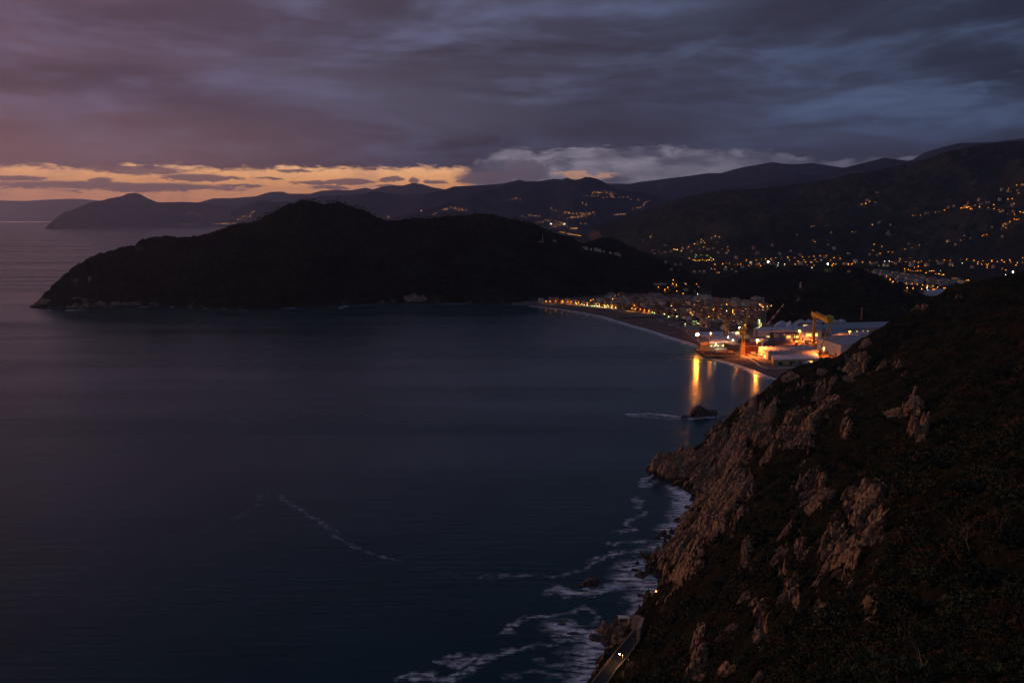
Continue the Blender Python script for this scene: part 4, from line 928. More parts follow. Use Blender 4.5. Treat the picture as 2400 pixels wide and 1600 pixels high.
def inpoly(p,poly):
    x,y=p; c=False; j=len(poly)-1
    for i in range(len(poly)):
        a,b=poly[i],poly[j]
        if (a[1]>y)!=(b[1]>y) and x<(b[0]-a[0])*(y-a[1])/(b[1]-a[1])+a[0]: c=not c
        j=i
    return c
def fill(poly,sx,sy,ang,det,group,rnd,ks,zf=None,lim=999,prob=1.0,sc=1.0,avoid=()):
    wp=[GF(*p)[:2] for p in poly]; ca,sa=math.cos(ang),math.sin(ang); L=[]
    us=[p[0]*ca+p[1]*sa for p in wp]; vs=[-p[0]*sa+p[1]*ca for p in wp]
    u=min(us)+sx*.5; row=0
    while u<max(us):
        v=min(vs)+sy*.5
        while v<max(vs):
            uu=u+rnd.uniform(-.16,.16)*sx; vv=v+rnd.uniform(-.18,.18)*sy
            x=uu*ca-vv*sa; y=uu*sa+vv*ca
            if inpoly((x,y),wp) and rnd.random()<prob and all(math.hypot(x-a[0],y-a[1])>a[2] for a in tuple(avoid)+tuple(LPOS)) and len(L)<lim:
                z=gz(x,y) if zf is None else zf
                if z is not None: L.append(house(rnd.choice(ks),det,x,y,z,ang+rnd.uniform(-.06,.06)+(PI/2 if rnd.random()<.18 else 0),sc*rnd.uniform(.9,1.12),group))
            v+=sy
        u+=sx
    return L
b0=GF(1400,722); b1=GF(1600,765); BA=math.atan2(b1[1]-b0[1],b1[0]-b0[0])
rt=random.Random(11)
g0=GF(1611,752)
wb=(g0[0],g0[1],36)
sch=[(*GF(1690,704)[:2],66),(*GF(1720,706)[:2],40),(*GF(1650,703)[:2],40),(*GF(1668,764)[:2],34)]
front=[]
for x,y in along([(1290,709.5),(1340,712),(1400,717),(1460,725),(1520,733),(1590,742)],24,1):
    p=GF(x,y); front.append(house(rt.choice([0,2,4,5,7,8,13,1]),False,p[0]+2,p[1]+6,3.0,BA+rt.uniform(-.05,.05),1.0,'houses of the seafront row'))
label_houses(front,'of the seafront row')
poly1=[(1400,714),(1470,722),(1530,730),(1600,738),(1596,712),(1560,699),(1480,697),(1420,699)]
t1=fill(poly1,25,38,BA,False,'houses of the old town, headland side',rt,[0,1,2,3,4,6,7,8,10,11],lim=62,prob=.96)
label_houses(t1,'in the old town')
poly2=[(1600,738),(1605,748),(1640,766),(1700,771),(1752,768),(1786,757),(1785,738),(1700,722),(1600,716)]
t2=fill(poly2,24,33,BA+.12,True,'houses behind the shipyard',rt,[0,1,2,4,5,7,8,11,13,9],lim=70,prob=.93,avoid=[wb]+sch)
label_houses(t2,'behind the shipyard')
poly3=[(1600,716),(1700,722),(1790,738),(1812,716),(1780,707),(1700,703),(1640,701),(1600,700)]
t3=fill(poly3,31,42,BA+.1,False,'houses at the back of the town',rt,[3,6,0,4,10,12],lim=34,prob=.85,avoid=[wb]+sch)
label_houses(t3,'at the back of town')
# valley
v1=fill([(1985,640),(2060,650),(2120,668),(2190,676),(2260,664),(2360,650),(2380,644),(2280,640),(2150,638),(2050,634)],48,62,.15,False,'blocks in the valley behind the wooded hill',rt,[3,6,10,12],lim=46,prob=.9,sc=1.05)
for o_ in v1: o_.scale=(o_.scale[0]*1.4,o_.scale[1],o_.scale[2]*.62)
label_houses(v1,'behind the wooded hill')
v2=fill([(1690,612),(1760,622),(1990,625),(2100,628),(2340,630),(2340,622),(2100,616),(1900,609),(1720,608)],120,130,.1,False,'houses in the valley centre',rt,[0,3,4,8,9,12],lim=34,prob=.7,sc=.95)
label_houses(v2,'in the valley centre')
# scattered hillside houses
def hh(pts,place,group,sc=1.3):
    L=[]; sc*=.62
    for x,y in pts:
        p,n=hit(x,y)
        if p is None or p.y>8500: continue
        L.append(house(rt.choice([3,0,9,5,12,4]),False,p.x,p.y,p.z-1,rt.uniform(-.5,.5),sc,group))
    label_houses(L,place)
hh([(1531,588),(1545,590),(1560,592),(1572,590),(1534,595),(1550,596),(1600,586),(1612,583),(1622,590),(1640,585),(1660,585),(1672,583),(1683,593),(1635,567),(1681,568),(1527,555),(1508,565),(1559,576)],'of the hamlet past the headland','houses of the hamlet past the headland')
hh([(1583,622),(1595,621),(1573,632),(1626,638),(1640,637),(1650,639),(1680,640),(1700,634),(1715,632),(1725,638),(1740,628),(1560,617)],'on the wooded saddle','houses on the wooded saddle',1.2)
hh([(1538,668),(1549,667),(1556,668),(1575,670),(1607,681),(1628,684),(1637,673)],'on the slope above town','houses on the slope above town',1.0)
hh([(1368,583),(1376,584),(1385,586),(1396,588),(1405,590),(1415,591),(1430,594),(1445,597),(1452,600)],'on the low ridge by the knoll','houses on the low ridge by the knoll',1.2)
hh([(2146,505),(2172,501),(2225,487),(2235,484),(2275,487),(2285,482),(2300,479),(2295,470),(2315,475),(2343,469),(2372,482),(2350,495),(2375,497),(2060,523),(2087,527),(2033,470),(2056,453),(2348,446),(2362,449),(2385,448),(2395,435)],'near the ridge village','houses near the ridge village',1.35)
hh([(2325,533),(2350,555),(2360,527),(2240,574),(2222,566),(2260,553),(2081,549),(2082,544),(2005,545),(1940,575),(1853,589),(1955,584),(1905,565),(1868,551),(2130,573),(1990,638),(2038,597),(2055,599)],'scattered on the dark slope','houses scattered on the dark slopes',1.3)
# ------------------------------------------------------------------ landmark buildings of the town
def block(name,label,cat,x,y,rz,w,d,fl,col,roof,rows=True,lit=.08,bal=False,scale=1):
    SPEC.append((w,d,fl,col,roof)); o=house_proto(w,d,fl,col,roof,True,hash(label)%999 if 0 else len(label),bal); SPEC.pop()
    o.name=name; o['label']=label; o['category']=cat; o.location=(x,y,3); o.rotation_euler=(0,0,rz)
    if '_h' in o: del o['_h']
    return o
KIDS0=None
g0=GF(1611,755); block('apartment_house','tall white five-storey apartment house with red hipped roof, lit by garden lamps','apartment house',g0[0],g0[1]+10,BA+.9,23,18,5,'white','hip')
g0=GF(1608,734); block('apartment_house','long cream five-storey house with many shuttered windows, behind the white one','apartment house',g0[0],g0[1]+8,BA+.8,30,15,5,'cream','hip')
g0=GF(1655,768); block('apartment_block','pale flat-roofed apartment block with stacked balconies, left of the yellow cranes','apartment block',g0[0],g0[1]+8,BA+.3,22,18,5,'pink','flat',bal=True)
g0=GF(1680,768); block('apartment_block','second balconied apartment block, right next to the pale one','apartment block',g0[0],g0[1]+8,BA+.3,20,18,5,'grey','flat',bal=True)
g0=GF(1690,771); block('villa','white villa with dark red roof behind the yellow jib crane','house',g0[0]+6,g0[1]-10,BA+.1,16,12,4,'white','hip')
g0=GF(1680,706); block('school','long pale terraced school block at the foot of the dark hill','school',g0[0],g0[1],BA+.05,70,16,3,'white','flat')
g0=GF(1655,702); block('school_wing','upper left wing of the pale terraced school','school',g0[0],g0[1]+20,BA+.05,44,16,4,'white','flat')
g0=GF(1716,708); block('school_wing','low right wing of the pale terraced school','school',g0[0],g0[1]-4,BA-.1,34,14,3,'cream','flat')
g0=GF(1432,703); block('apartment_block','tall brown slab block at the left back of the old town','apartment block',g0[0],g0[1],BA,26,12,7,'grey','flat')
g0=GF(1455,700); block('apartment_block','second brown slab block at the left back of the old town','apartment block',g0[0],g0[1],BA,24,12,6,'red','flat')
g0=GF(1658,600); block('office_block','lit glassy office block with terraces in the hamlet past the headland','office',g0[0],g0[1],0,90,40,5,'white','flat',lit=.5).scale=(1.4,1.4,1.4)
g0=GF(1268,709); block('seafront_hotel','cream building at the very left end of the seafront','house',g0[0],g0[1]+4,BA-.2,24,12,4,'cream','flat')
# church of the ridge village
p,_=hit(2262,487); ch=thing('church','floodlit church with a tall orange-lit bell tower on the ridge','church',(p.x,p.y,p.z-1))
m=MB(); m.box(-9,-18,0,9,6,13); m.poly([(-9,-18,13),(9,-18,13),(0,-18,18)]); m.poly([(-9,-18,13),(0,-18,18),(0,6,18),(-9,6,13)]); m.poly([(9,-18,13),(9,6,13),(0,6,18),(0,-18,18)]); part('nave',m.mesh('nave',M['w_yellow']),ch)
m=MB(); m.box(10,-6,0,16,0,34); m.box(9.6,-6.4,24,16.4,.4,24.8); m.bar((13,-3,34),(13,-3,42),6,n=4,taper=.05); part('bell_tower',m.mesh('bell_tower',M['w_yellow']),ch)
b=MB(); b.sph((13,-14,6),1.6); b.sph((-3,-24,3),1.4); part('uplight',b.mesh('uplight',M['lampO']),ch)
# small pale tower on the wooded hill and mast on the far promontory, telecom station
p,_=hit(1876,675); t=thing('hill_tower','small pale stone tower alone on the dark wooded hill','tower',(p.x,p.y,p.z-1))
m=MB(); m.bar((0,0,0),(0,0,14),5,n=10,taper=.9); part('shaft',m.mesh('shaft',M['w_grey']),t); m=MB(); m.bar((0,0,14),(0,0,16),6,n=10,taper=.8); m.bar((0,0,16),(0,0,19),3,n=8,taper=.2); part('crown',m.mesh('crown',M['w_grey']),t)
p,_=hit(394,475); t=thing('radio_mast','thin radio mast on the skyline of the far promontory','mast',(p.x,p.y,p.z-5))
m=MB(); m.bar((0,0,0),(0,0,125),9,n=5,taper=.6); part('mast_pole',m.mesh('mast_pole',M['pole']),t); m=MB(); m.box(-8,-8,0,8,8,14); part('base_hut',m.mesh('base_hut',M['concrete']),t)
p,_=hit(1272,568); t=thing('telecom_mast','slim white mast beside huts on the headland shoulder','mast',(p.x,p.y,p.z-2))
m=MB(); m.bar((0,0,0),(0,0,34),1.8,n=6,taper=.5); part('mast_pole',m.mesh('mast_pole',M['w_white']),t); m=MB(); m.box(-22,-6,0,-4,4,6); part('equipment_hut',m.mesh('equipment_hut',M['w_grey']),t)
p,_=hit(1299,567); t=thing('hut','pale square hut right of the slim white mast on the headland','hut',(p.x,p.y,p.z-2)); m=MB(); m.box(-8,-5,0,8,5,9); part('wall',m.mesh('wall',M['w_grey']),t); m=MB(); m.box(-9,-6,9,9,6,10); part('roof',m.mesh('roof',M['concrete']),t)
g0=GF(2052,757); t=thing('chimney_stack','tall brick chimney stack rising behind the shipyard roofs','chimney',(G(2018,757,3)[0],G(2018,757,3)[1],3))
m=MB(); m.bar((0,0,0),(0,0,36),4,n=12,taper=.65); part('shaft',m.mesh('shaft',M['w_red']),t); m=MB(); m.bar((0,0,36),(0,0,37.4),3.0,n=12); m.bar((0,0,32),(0,0,32.6),3.1,n=12); part('collar',m.mesh('collar',M['w_pink']),t)
# ================================================================== shipyard
M['panel']=mat('panel',(.50,.43,.39),.12,.15,.8); M['panelw']=mat('panel_white',(.60,.56,.54),.10,.15,.75); M['yel']=mat('yellow_paint',(.62,.34,.02),.2,.3,.5)
M['olive']=mat('olive_paint',(.40,.34,.05),.2,.3,.6); M['dred']=mat('red_primer',(.20,.045,.03),.3,.3,.7); M['navy']=mat('navy_grey',(.20,.20,.22),.15,.2,.6); M['dark']=mat('dark_steel',(.035,.03,.03),.3,.4,.7); M['oran']=mat('orange_paint',(.5,.14,.03),.2,.3,.5)
M['blue']=mat('blue_roof',(.05,.07,.2),.2,.3); M['logo']=mat('logo_blue',(.04,.05,.12),.05,1); M['redp']=mat('red_paint',(.3,.03,.02),.1,1,.5)
def roofmat(name,c1,c2,freq):
    m,nt,b=newmat(name); v=texc(nt); s_=nt.nodes.new('ShaderNodeSeparateXYZ'); nt.links.new(v,s_.inputs[0]); x=NX(nt,s_.outputs[0])
    st=(x*freq)._m('FRACT').ss(.42,.5); n=noise(nt,v,.08,5,.6)
    a=mixc(nt,st,c1,c2); link(nt,mixc(nt,n.ss(.35,.7)*.4,a,tuple(c*.55 for c in c1)),b.inputs['Base Color']); b.inputs['Roughness'].default_value=.6; return m
M['rstripe']=roofmat('roof_glazed',(.30,.34,.42),(.14,.16,.2),1/9.); M['rwave']=roofmat('roof_sheet',(.34,.33,.38),(.26,.25,.29),1/6.); M['rpale']=roofmat('roof_pale',(.42,.45,.56),(.38,.41,.5),1/14.)
M['yglow']=emit('hall_light',(1,.55,.12),1.5)
def hall(label,Cc,L,R_,zt,roof='flat',wall='panel',rm='rwave',rise=3,n=6,name='shipyard_hall',cat='industrial hall',doors=(),wins=None,stripe=None,fascia=None):
    c=Vector(G(*Cc,zt)); l=Vector(G(*L,zt)); r=Vector(G(*R_,zt)); 
    root=thing(name,label,cat,(c.x,c.y,3.0)); o=root.location.copy()
    c-=o; l-=o; r-=o; f=l+r-c; H=zt-3; up=Vector((0,0,1))
    gz0=lambda p:Vector((p.x,p.y,-.6)); m=MB()
    for a,b in ((c,r),(r,f),(f,l),(l,c)): m.quad(gz0(a),gz0(b),b,a)
    e=.0
    q=MB(); u=(r-c); v=(l-c); un=u.normalized(); vn_=v.normalized(); E=.6
    c2=c-un*E-vn_*E; r2=r+un*E-vn_*E; l2=l-un*E+vn_*E; f2=f+un*E+vn_*E; u2=r2-c2; v2=l2-c2
    if roof=='flat':
        q.quad(c2+up*.4,r2+up*.4,f2+up*.4,l2+up*.4)
        for a,b in ((c2,r2),(r2,f2),(f2,l2),(l2,c2)): q.quad(a-up*.4,b-up*.4,b+up*.8,a+up*.8)
        q.quad(c2-up*.4,l2-up*.4,f2-up*.4,r2-up*.4)
    elif roof=='gable_v':
        a=c2+u2/2+up*rise; b=l2+u2/2+up*rise
        q.quad(c2,a,b,l2); q.quad(a,r2,f2,b); m.poly([c,r,c+u/2+up*rise]); m.poly([l,l+u/2+up*rise,f])
        q.quad(c2-up*.5,c2,l2,l2-up*.5); q.quad(r2,r2-up*.5,f2-up*.5,f2); q.poly([c2-up*.5,r2-up*.5,r2,a,c2])
    elif roof=='gable_u':
        a=c2+v2/2+up*rise; b=r2+v2/2+up*rise
        q.quad(c2,r2,b,a); q.quad(a,b,f2,l2); m.poly([c,c+v/2+up*rise,l]); m.poly([r,f,r+v/2+up*rise]); q.quad(c2-up*.4,r2-up*.4,r2,c2)
    elif roof=='shed':
        q.quad(c2,r2,f2+up*rise,l2+up*rise); m.poly([c,l+up*rise,l]); m.poly([r,f,f+up*rise]); m.quad(l,l+up*rise,f+up*rise,f); q.quad(c2-up*.4,r2-up*.4,r2,c2)
    elif roof in('saw','wave'):
        for i in range(n):
            a0=c2+u2*(i/n); a1=c2+u2*((i+1)/n); am=c2+u2*((i+(.8 if roof=='saw' else .5))/n)+up*rise
            q.quad(a0,am,am+v2,a0+v2); q.quad(am,a1,a1+v2,am+v2,1); m.poly([c+u*(i/n),c+u*((i+1)/n),am+vn_*E]); m.poly([l+u*(i/n),am+v2-vn_*E,l+u*((i+1)/n)])
    w_=part('wall',m.mesh('wall',M[wall]),root); part('roof',q.mesh('roof',[M[rm],M['rpale']]),root)
    nu=Vector((un.y,-un.x,0)); nv=Vector((-vn_.y,vn_.x,0))
    fr=lambda s,z0,off,side: (c+(u if side=='u' else v)*s+(nu if side=='u' else nv)*off)*1.0
    def panel(nm,side,s0,s1,z0,z1,mt,off=.06,dep=.12):
        d=(u if side=='u' else v); nn=nu if side=='u' else nv
        a=c+d*s0; b=c+d*s1; k=MB(); P_=[]
        for oo in (off-dep,off):
            for p in (a,b):
                for z in (z0,z1): P_.append(Vector((p.x,p.y,z))+nn*oo)
        A0,A1,B0,B1,C0,C1,D0,D1=P_
        k.quad(C0,D0,D1,C1); k.quad(A0,A1,B1,B0); k.quad(A0,C0,C1,A1); k.quad(B0,B1,D1,D0); k.quad(A1,C1,D1,B1); k.quad(A0,B0,D0,C0)
        part(nm,k.mesh(nm,M[mt]),root)
    for d in doors: panel(*d)
    if stripe: 
        k=MB()
        for (s0,s1,t0,t1,zz) in stripe: 
            pts=[c+u*s+v*t+up*zz for s,t in ((s0,t0),(s1,t0),(s1,t1),(s0,t1))]; k.quad(*pts)
        part('skylight',k.mesh('skylight',M['rpale']),root)
    return root,c+o,u,v,nu,nv,H
D=lambda side,a,b,z0,z1,mt='dark',nm='door':(nm,side,a,b,z0,z1,mt)
E_=hall('biggest pale hall with the blue company sign high on its front, beside the cliff',(1972,809),(1916,791),(2062,802),27,'gable_v','panel','rwave',2.2,doors=[D('v',.15,.22,0,6),D('v',.5,.56,0,5),D('v',.8,.84,12,14,'dark','vent'),D('v',.35,.37,14,16,'dark','vent'),D('u',.1,.16,0,6)],stripe=[(.60,.66,.25,.8,2.15)])
hall('long pale hall with a saw-ribbed roof, nearest to the beach',(1801,823.5),(1778,814),(1919,821),18,'saw','panel','rwave',2.0,11,doors=[D('v',.25,.42,0,7,'yglow','lit_opening'),D('v',.6,.74,0,7,'yglow','lit_opening'),D('u',.62,.64,2,12,'dark','downpipe'),D('u',.3,.36,0,5)])
hall('low ochre shed with a pale blue-grey roof in front of the saw-ribbed hall',(1813,843.5),(1809,833.5),(1921,839.5),12,'shed','w_yellow','rpale',1.6,doors=[D('u',.1,.2,0,5),D('u',.35,.45,0,5),D('u',.55,.6,0,5),D('u',.75,.85,0,5,'yglow','lit_opening')],name='storage_shed',cat='shed')
hall('low striped shed behind the pier, farthest of three',(1663,792),(1662,788.4),(1729,791.5),11,'gable_u','panelw','rpale',1.2,name='striped_shed',cat='shed')
hall('low striped shed behind the pier, middle of three',(1663,798),(1662,793.8),(1729,797),11,'gable_u','panelw','rpale',1.2,name='striped_shed',cat='shed')
hall('low striped shed behind the pier with green-lit windows, nearest of three',(1663,805.5),(1662,800),(1716,804.5),11,'gable_u','panelw','rpale',1.2,name='striped_shed',cat='shed',doors=[D('u',.05,.12,2.5,5,'tube','window'),D('u',.2,.28,2.5,5,'tube','window'),D('u',.34,.41,2.5,5,'tube','window'),D('u',.55,.65,2.5,5,'tube','window'),D('u',.72,.76,2.5,5,'tube','window')])
hall('long white low-roofed shed left of the yellow jib cranes',(1641,786.5),(1640,778),(1696,785.5),12,'gable_u','panelw','rpale',1.5,name='striped_shed',cat='shed')
hall('white shed roof between the two yellow jib cranes',(1708,786),(1707,778),(1734,785.5),12,'gable_u','panelw','rpale',1.5,name='striped_shed',cat='shed')
hall('orange-lit low office on the beach side of the sheds',(1643,802),(1634,790),(1661,801),9,'flat','w_ochre','roofg',1,name='yard_office',cat='office')
hall('long white hall with the glaring floodlight on its wall',(1776,773),(1778,766.5),(1884,772),23,'gable_u','panelw','rpale',1.5,doors=[D('u',.05,.5,4,6.5,'yglow','lit_opening'),D('u',.62,.72,2,7,'yglow','lit_opening'),D('u',.8,.9,2,7,'yglow','lit_opening'),D('u',.16,.22,0,5)])
hall('white gable-ended hall with huge yellow-lit windows behind the gantry leg',(1877,776),(1880,765),(1926,774.5),23,'gable_v','panelw','rwave',5,doors=[('lit_window','u',.26,.52,8,14.5,'yglow'),('lit_window','u',.56,.82,8,14.5,'yglow'),D('u',.08,.14,0,6)])
hall('very long hall with a blue-grey glazed striped roof',(1924,771),(1912,757.5),(2105,766.5),14,'gable_u','olive' if 0 else 'w_grey','rstripe',4,doors=[('lit_window','u',a,a+.012,2.5,5,'winlit') for a in (.30,.38,.46,.54,.60,.66,.72,.78)])
hall('pale hall with a wavy grey roof near the cliff edge',(2012,786.5),(1992,780),(2090,781),21,'wave','panel','rwave',2.2,4,doors=[D('u',.2,.215,4,6,'dark','vent'),D('u',.52,.535,4,6,'dark','vent'),D('v',.1,.8,0,2.5,'winlit','lit_opening')])
hall('back hall with a sawtooth skyline at the foot of the wooded hill',(1869,759),(1868,752),(1984,757.5),17,'wave','w_grey','rwave',4,6,doors=[D('u',.12,.9,9,11.5,'winlit','lit_opening')])
hall('white gabled shed at the left back of the shipyard',(1812,767),(1820,757),(1838,766.5),15,'gable_v','panelw','rpale',6,name='storage_shed',cat='shed')
hall('white shed with a steep stepped roof and two wall lamps',(1842,767),(1842,758),(1870,768),19,'saw','panelw','rpale',7,2,name='storage_shed',cat='shed')
hall('pair of diagonal-striped roofs between the gantry legs and the wavy hall',(1950,785),(1938,775),(1992,781),12,'gable_v','panelw','rstripe',4,name='storage_shed',cat='shed')
hall('long dark red low roof running under the cliff',(1902,846),(1896,841),(1985,838),7,'shed','dred','roofd',1,name='long_shed',cat='shed')
hall('small ochre pavilion with a dark hipped roof beside the big hall',(1928,830),(1919,828),(1942,830),9,'gable_u','w_yellow','roofd',3,name='pavilion',cat='hut')
hall('striped-roof beach house at the foot of the cliff',(1884,855),(1878,849),(1903,852),7,'gable_v','w_pink','rstripe',3,name='beach_house',cat='house')
hall('long white beach cabin in front of the ochre shed',(1858,853),(1857,851),(1877,852.5),5.6,'flat','panelw','roofg',1,name='beach_cabin',cat='cabin',doors=[D('u',.2,.3,0,2.0),D('u',.5,.6,0,2.0),D('u',.75,.85,0,2.0)])
hall('red-primed hull section behind the thin floodlight mast',(1747,809),(1744,804),(1779,807),16,'flat','dred','dred',1,name='hull_section',cat='ship section',doors=[D('u',.0,1.0,10.2,11.2,'panelw','walkway')])
hall('dark hollow hull block beside the tall crane foot',(1720,808),(1697,803.5),(1733,807),15,'flat','dark','panel',1,name='hull_block',cat='ship section',doors=[D('u',.05,.95,z,z+.5,'panel','deck_plate') for z in (2,4.5,7,9.5)])
hall('plain grey concrete block on the quay by the pier',(1677,821),(1675,816.5),(1704,820),7,'flat','concrete','concrete',1,name='quay_block',cat='block')
hall('beach pavilion with a blue roof on the sand',(1540,746.5),(1538,743.5),(1556,747),5.5,'flat','w_grey','blue',1,name='beach_cabin',cat='cabin')
hall('white roofed beach cabin just below the blue-roofed one',(1545,752),(1543,749.6),(1557,752),4.6,'flat','w_white','roofg',1,name='beach_cabin',cat='cabin')
hall('low white cabin on the sand, middle of the beach',(1572,761.5),(1568,759),(1588,761),4.6,'flat','w_white','roofg',1,name='beach_cabin',cat='cabin')
hall('low white cabin on the sand nearest to the shipyard',(1588,768),(1586,766),(1606,767.5),4.6,'flat','w_white','roofg',1,name='beach_cabin',cat='cabin')
hall('orange-lit arcade building at the town end of the shipyard',(1609,772),(1607,763),(1640,775),9,'flat','w_salmon','roofg',1,name='arcade_building',cat='building',doors=[D('u',a,a+.1,1,4) for a in (.1,.3,.5,.7)])
hall('bluish-white shed seen over the right-hand hillside, valley side',(2172,687),(2164,681),(2215,683),14,'gable_u','panelw','rpale',3,name='storage_shed',cat='shed')
hall('grey box building behind the wharf clutter',(1813,787),(1812,784),(1826,786.5),14,'flat','panel','roofg',1,name='yard_office',cat='office')
hall('two-storey white workshop with lit windows, left of the warship',(1760,793),(1758,789),(1797,792),12,'flat','panelw','roofg',1,name='workshop',cat='building',doors=[('lit_window','u',a,a+.1,5.5,7,'winlit') for a in (.5,.66)]+[('lit_window','u',a,a+.1,2,3.5,'winlit') for a in (.5,.62)])
# sign on the big hall
root,c,u,v,nu,nv,H=E_
def sign():
    t=bpy.data.curves.new('company_sign','FONT'); t.body='FINCANTIERI'; t.size=5.2; t.extrude=.05; t.align_y='CENTER'; t.resolution_u=2
    to=bpy.data.objects.new('tmp',t); C.objects.link(to); dg=bpy.context.evaluated_depsgraph_get(); me=bpy.data.meshes.new_from_object(to.evaluated_get(dg)); C.objects.unlink(to); bpy.data.objects.remove(to)
    me.materials.clear(); me.materials.append(M['logo'])
    o=part('company_sign',me,root); base=u*.24+nu*.12; base.z=14
    an=math.atan2(u.y,u.x); o.matrix_local=Matrix.Translation(base)@Matrix.Rotation(an,4,'Z')@Matrix.Rotation(PI/2,4,'X')
    m=MB()
    for k in range(14):
        a0=PI*.25+k*PI*1.5/14; a1=PI*.25+(k+1)*PI*1.5/14
        q=[(math.cos(a)*r_,-.1,math.sin(a)*r_) for a,r_ in ((a0,2.2),(a1,2.2),(a1,3.3),(a0,3.3))]; m.quad(*q)
    e=part('company_emblem',m.mesh('company_emblem',M['logo']),root); b2=u*.195+nu*.06; b2.z=14; e.matrix_local=Matrix.Translation(b2)@Matrix.Rotation(an,4,'Z')
sign()
# ---- gantry crane
def gantry():
    A0=Vector(G(1906,806,3)); z1=A(1906,733,A0.y)[2]; B0=Vector(G(1944,749,z1)); B0.z=3
    root=thing('gantry_crane','huge yellow gantry crane striding over the shipyard halls','crane',tuple(A0)); d=(B0-A0); d.z=0; L=d.length; an=math.atan2(d.y,d.x); root.rotation_euler=(0,0,an); H=z1-3
    m=MB(); m.box(-2.1,-2.6,2,2.1,2.6,H-6); m.box(-3.6,-4.5,H-9,3.6,4.5,H-6); part('rigid_leg',m.mesh('rigid_leg',M['yel']),root)
    m=MB(); m.box(-3,-13,-.2,3,13,2.4); part('bogie',m.mesh('bogie',M['yel']),root)
    m=MB()
    for s in (-1,1): m.bar((L,0,H-6),(L,s*14,2),1.6)
    m.bar((L,-7.5,H*.45),(L,7.5,H*.45),.9); part('hinged_leg',m.mesh('hinged_leg',M['yel']),root)
    m=MB(); m.box(L-2,-15,-.2,L+2,15,2.2); part('bogie',m.mesh('bogie',M['yel']),root)
    m=MB(); m.box(-9,-5.2,H-6,L+7,-2.6,H+1.4); m.box(-9,2.6,H-6,L+7,5.2,H+1.4); m.box(-9,-2.6,H-6,-7,2.6,H); m.box(L+5,-2.6,H-6,L+7,2.6,H); part('girder',m.mesh('girder',M['yel']),root)
    m=MB()
    for k in range(30):
        x=-9+k*(L+16)/30; m.bar((x,-5.4,H+1.4),(x,-5.4,H+2.6),.15)
    m.bar((-9,-5.4,H+2.6),(L+7,-5.4,H+2.6),.15); part('railing',m.mesh('railing',M['dark']),root)
    m=MB(); m.box(L-6,-6.4,H+1.4,L+6,6.4,H+7); m.box(L-3,-3,H+7,L+1,3,H+9); part('trolley',m.mesh('trolley',M['olive']),root)
    m=MB(); m.box(L*.8,-7.4,H-12,L*.8+5,-5.4,H-7.5); part('cab',m.mesh('cab',M['dark']),root)
gantry()
def lattice(m,a,b,w,n,mi=0,wt=.28,alt=None,tip=.35):
    a=Vector(a);b=Vector(b);d=(b-a); q=d.to_track_quat('Z','Y').to_matrix(); cs=[]
    for i in range(n+1):
        t=i/n; ww=w*(1-(1-tip)*max(0,(t-.15)/.85)); cs.append([a+d*t+q@Vector((sx*ww/2,sy*ww/2,0)) for sx,sy in((-1,-1),(1,-1),(1,1),(-1,1))])
    for i in range(n):
        k=mi if alt is None else (alt[0] if (i*alt[2]//n)%2==0 else alt[1])
        for j in range(4):
            m.bar(cs[i][j],cs[i+1][j],wt,mi=k); m.bar(cs[i][j],cs[i+1][(j+1)%4],wt*.6,mi=k); m.bar(cs[i][j],cs[i][(j+1)%4],wt*.6,mi=k)
def jib_crane(label,bx,by,pivot_h,tip,col,tower_w=5,boom_w=2.6,mast_h=None,alt=None,seg=22,orange=False):
    b0=Vector(G(bx,by,3)); root=thing('jib_crane',label,'crane',tuple(b0)); tp=Vector(A(tip[0],tip[1],b0.y+tip[2]))-b0
    m=MB(); w=tower_w
    for sx in(-1,1):
        for sy in(-1,1): m.bar((sx*w,sy*w,-.4),(sx*w*.45,sy*w*.45,pivot_h-6),.6)
    for z in np.arange(3,pivot_h-8,5.0):
        k=1-.5*z/(pivot_h-6); 
        for sy in(-1,1): m.bar((-w*k,sy*w*k,z),(w*k,sy*w*k,z+3),.35); m.bar((sy*w*k,-w*k,z),(sy*w*k,w*k,z+3),.35)
    part('portal_tower',m.mesh('portal_tower',M[col]),root)
    m=MB(); 
    for sx in(-1,1): m.box(sx*w-1,-w-3,-.5,sx*w+1,w+3,1.2)
    part('base_bogie',m.mesh('base_bogie',M['oran']),root)
    m=MB(); m.bar((0,0,pivot_h-6),(0,0,pivot_h-4.5),7,n=12); m.box(-5.5,-2.8,pivot_h-4.5,3.5,2.8,pivot_h-.5); m.box(-7.5,-2.2,pivot_h-4,-5.5,2.2,pivot_h-1); part('machinery_house',m.mesh('machinery_house',M['yel' if col!='dred' else 'dred']),root)
    m=MB(); m.box(3.5,-3.4,pivot_h-4.5,5.5,-1.4,pivot_h-1.5); part('cab',m.mesh('cab',M['glass']),root)
    m=MB(); p0=Vector((2.5,0,pivot_h-.5)); lattice(m,p0,tp,boom_w,seg,0,.32,alt); part('boom',m.mesh('boom',[M[col],M['redp'],M['panelw']]),root)
    m=MB(); top=Vector((-3,0,pivot_h+11)); 
    for sy in(-1,1): m.bar((-5,sy*1.8,pivot_h-.5),top,.5); m.bar((1,sy*1.8,pivot_h-.5),top,.4)
    part('a_frame',m.mesh('a_frame',M[col]),root)
    m=MB(); m.bar(top,tp,.14,n=3); m.bar(tp,tp-Vector((0,0,abs(tp.z)*.35)),.1,n=3); part('cable',m.mesh('cable',M['dark']),root)
    return root
jib_crane('yellow jib crane rising behind the striped sheds, left one',1704,783,24,(1722,728,-6),'yel',3.2,2.8)
jib_crane('tallest yellow jib crane with a zigzag tower, on an orange base',1741,830,46,(1755.5,709,10),'yel',3.4,3.4)
jib_crane('crane with a red and white striped lattice boom leaning right',1790,779,12,(1837,713,30),'dred',3,3.2,alt=(1,2,8),seg=32)
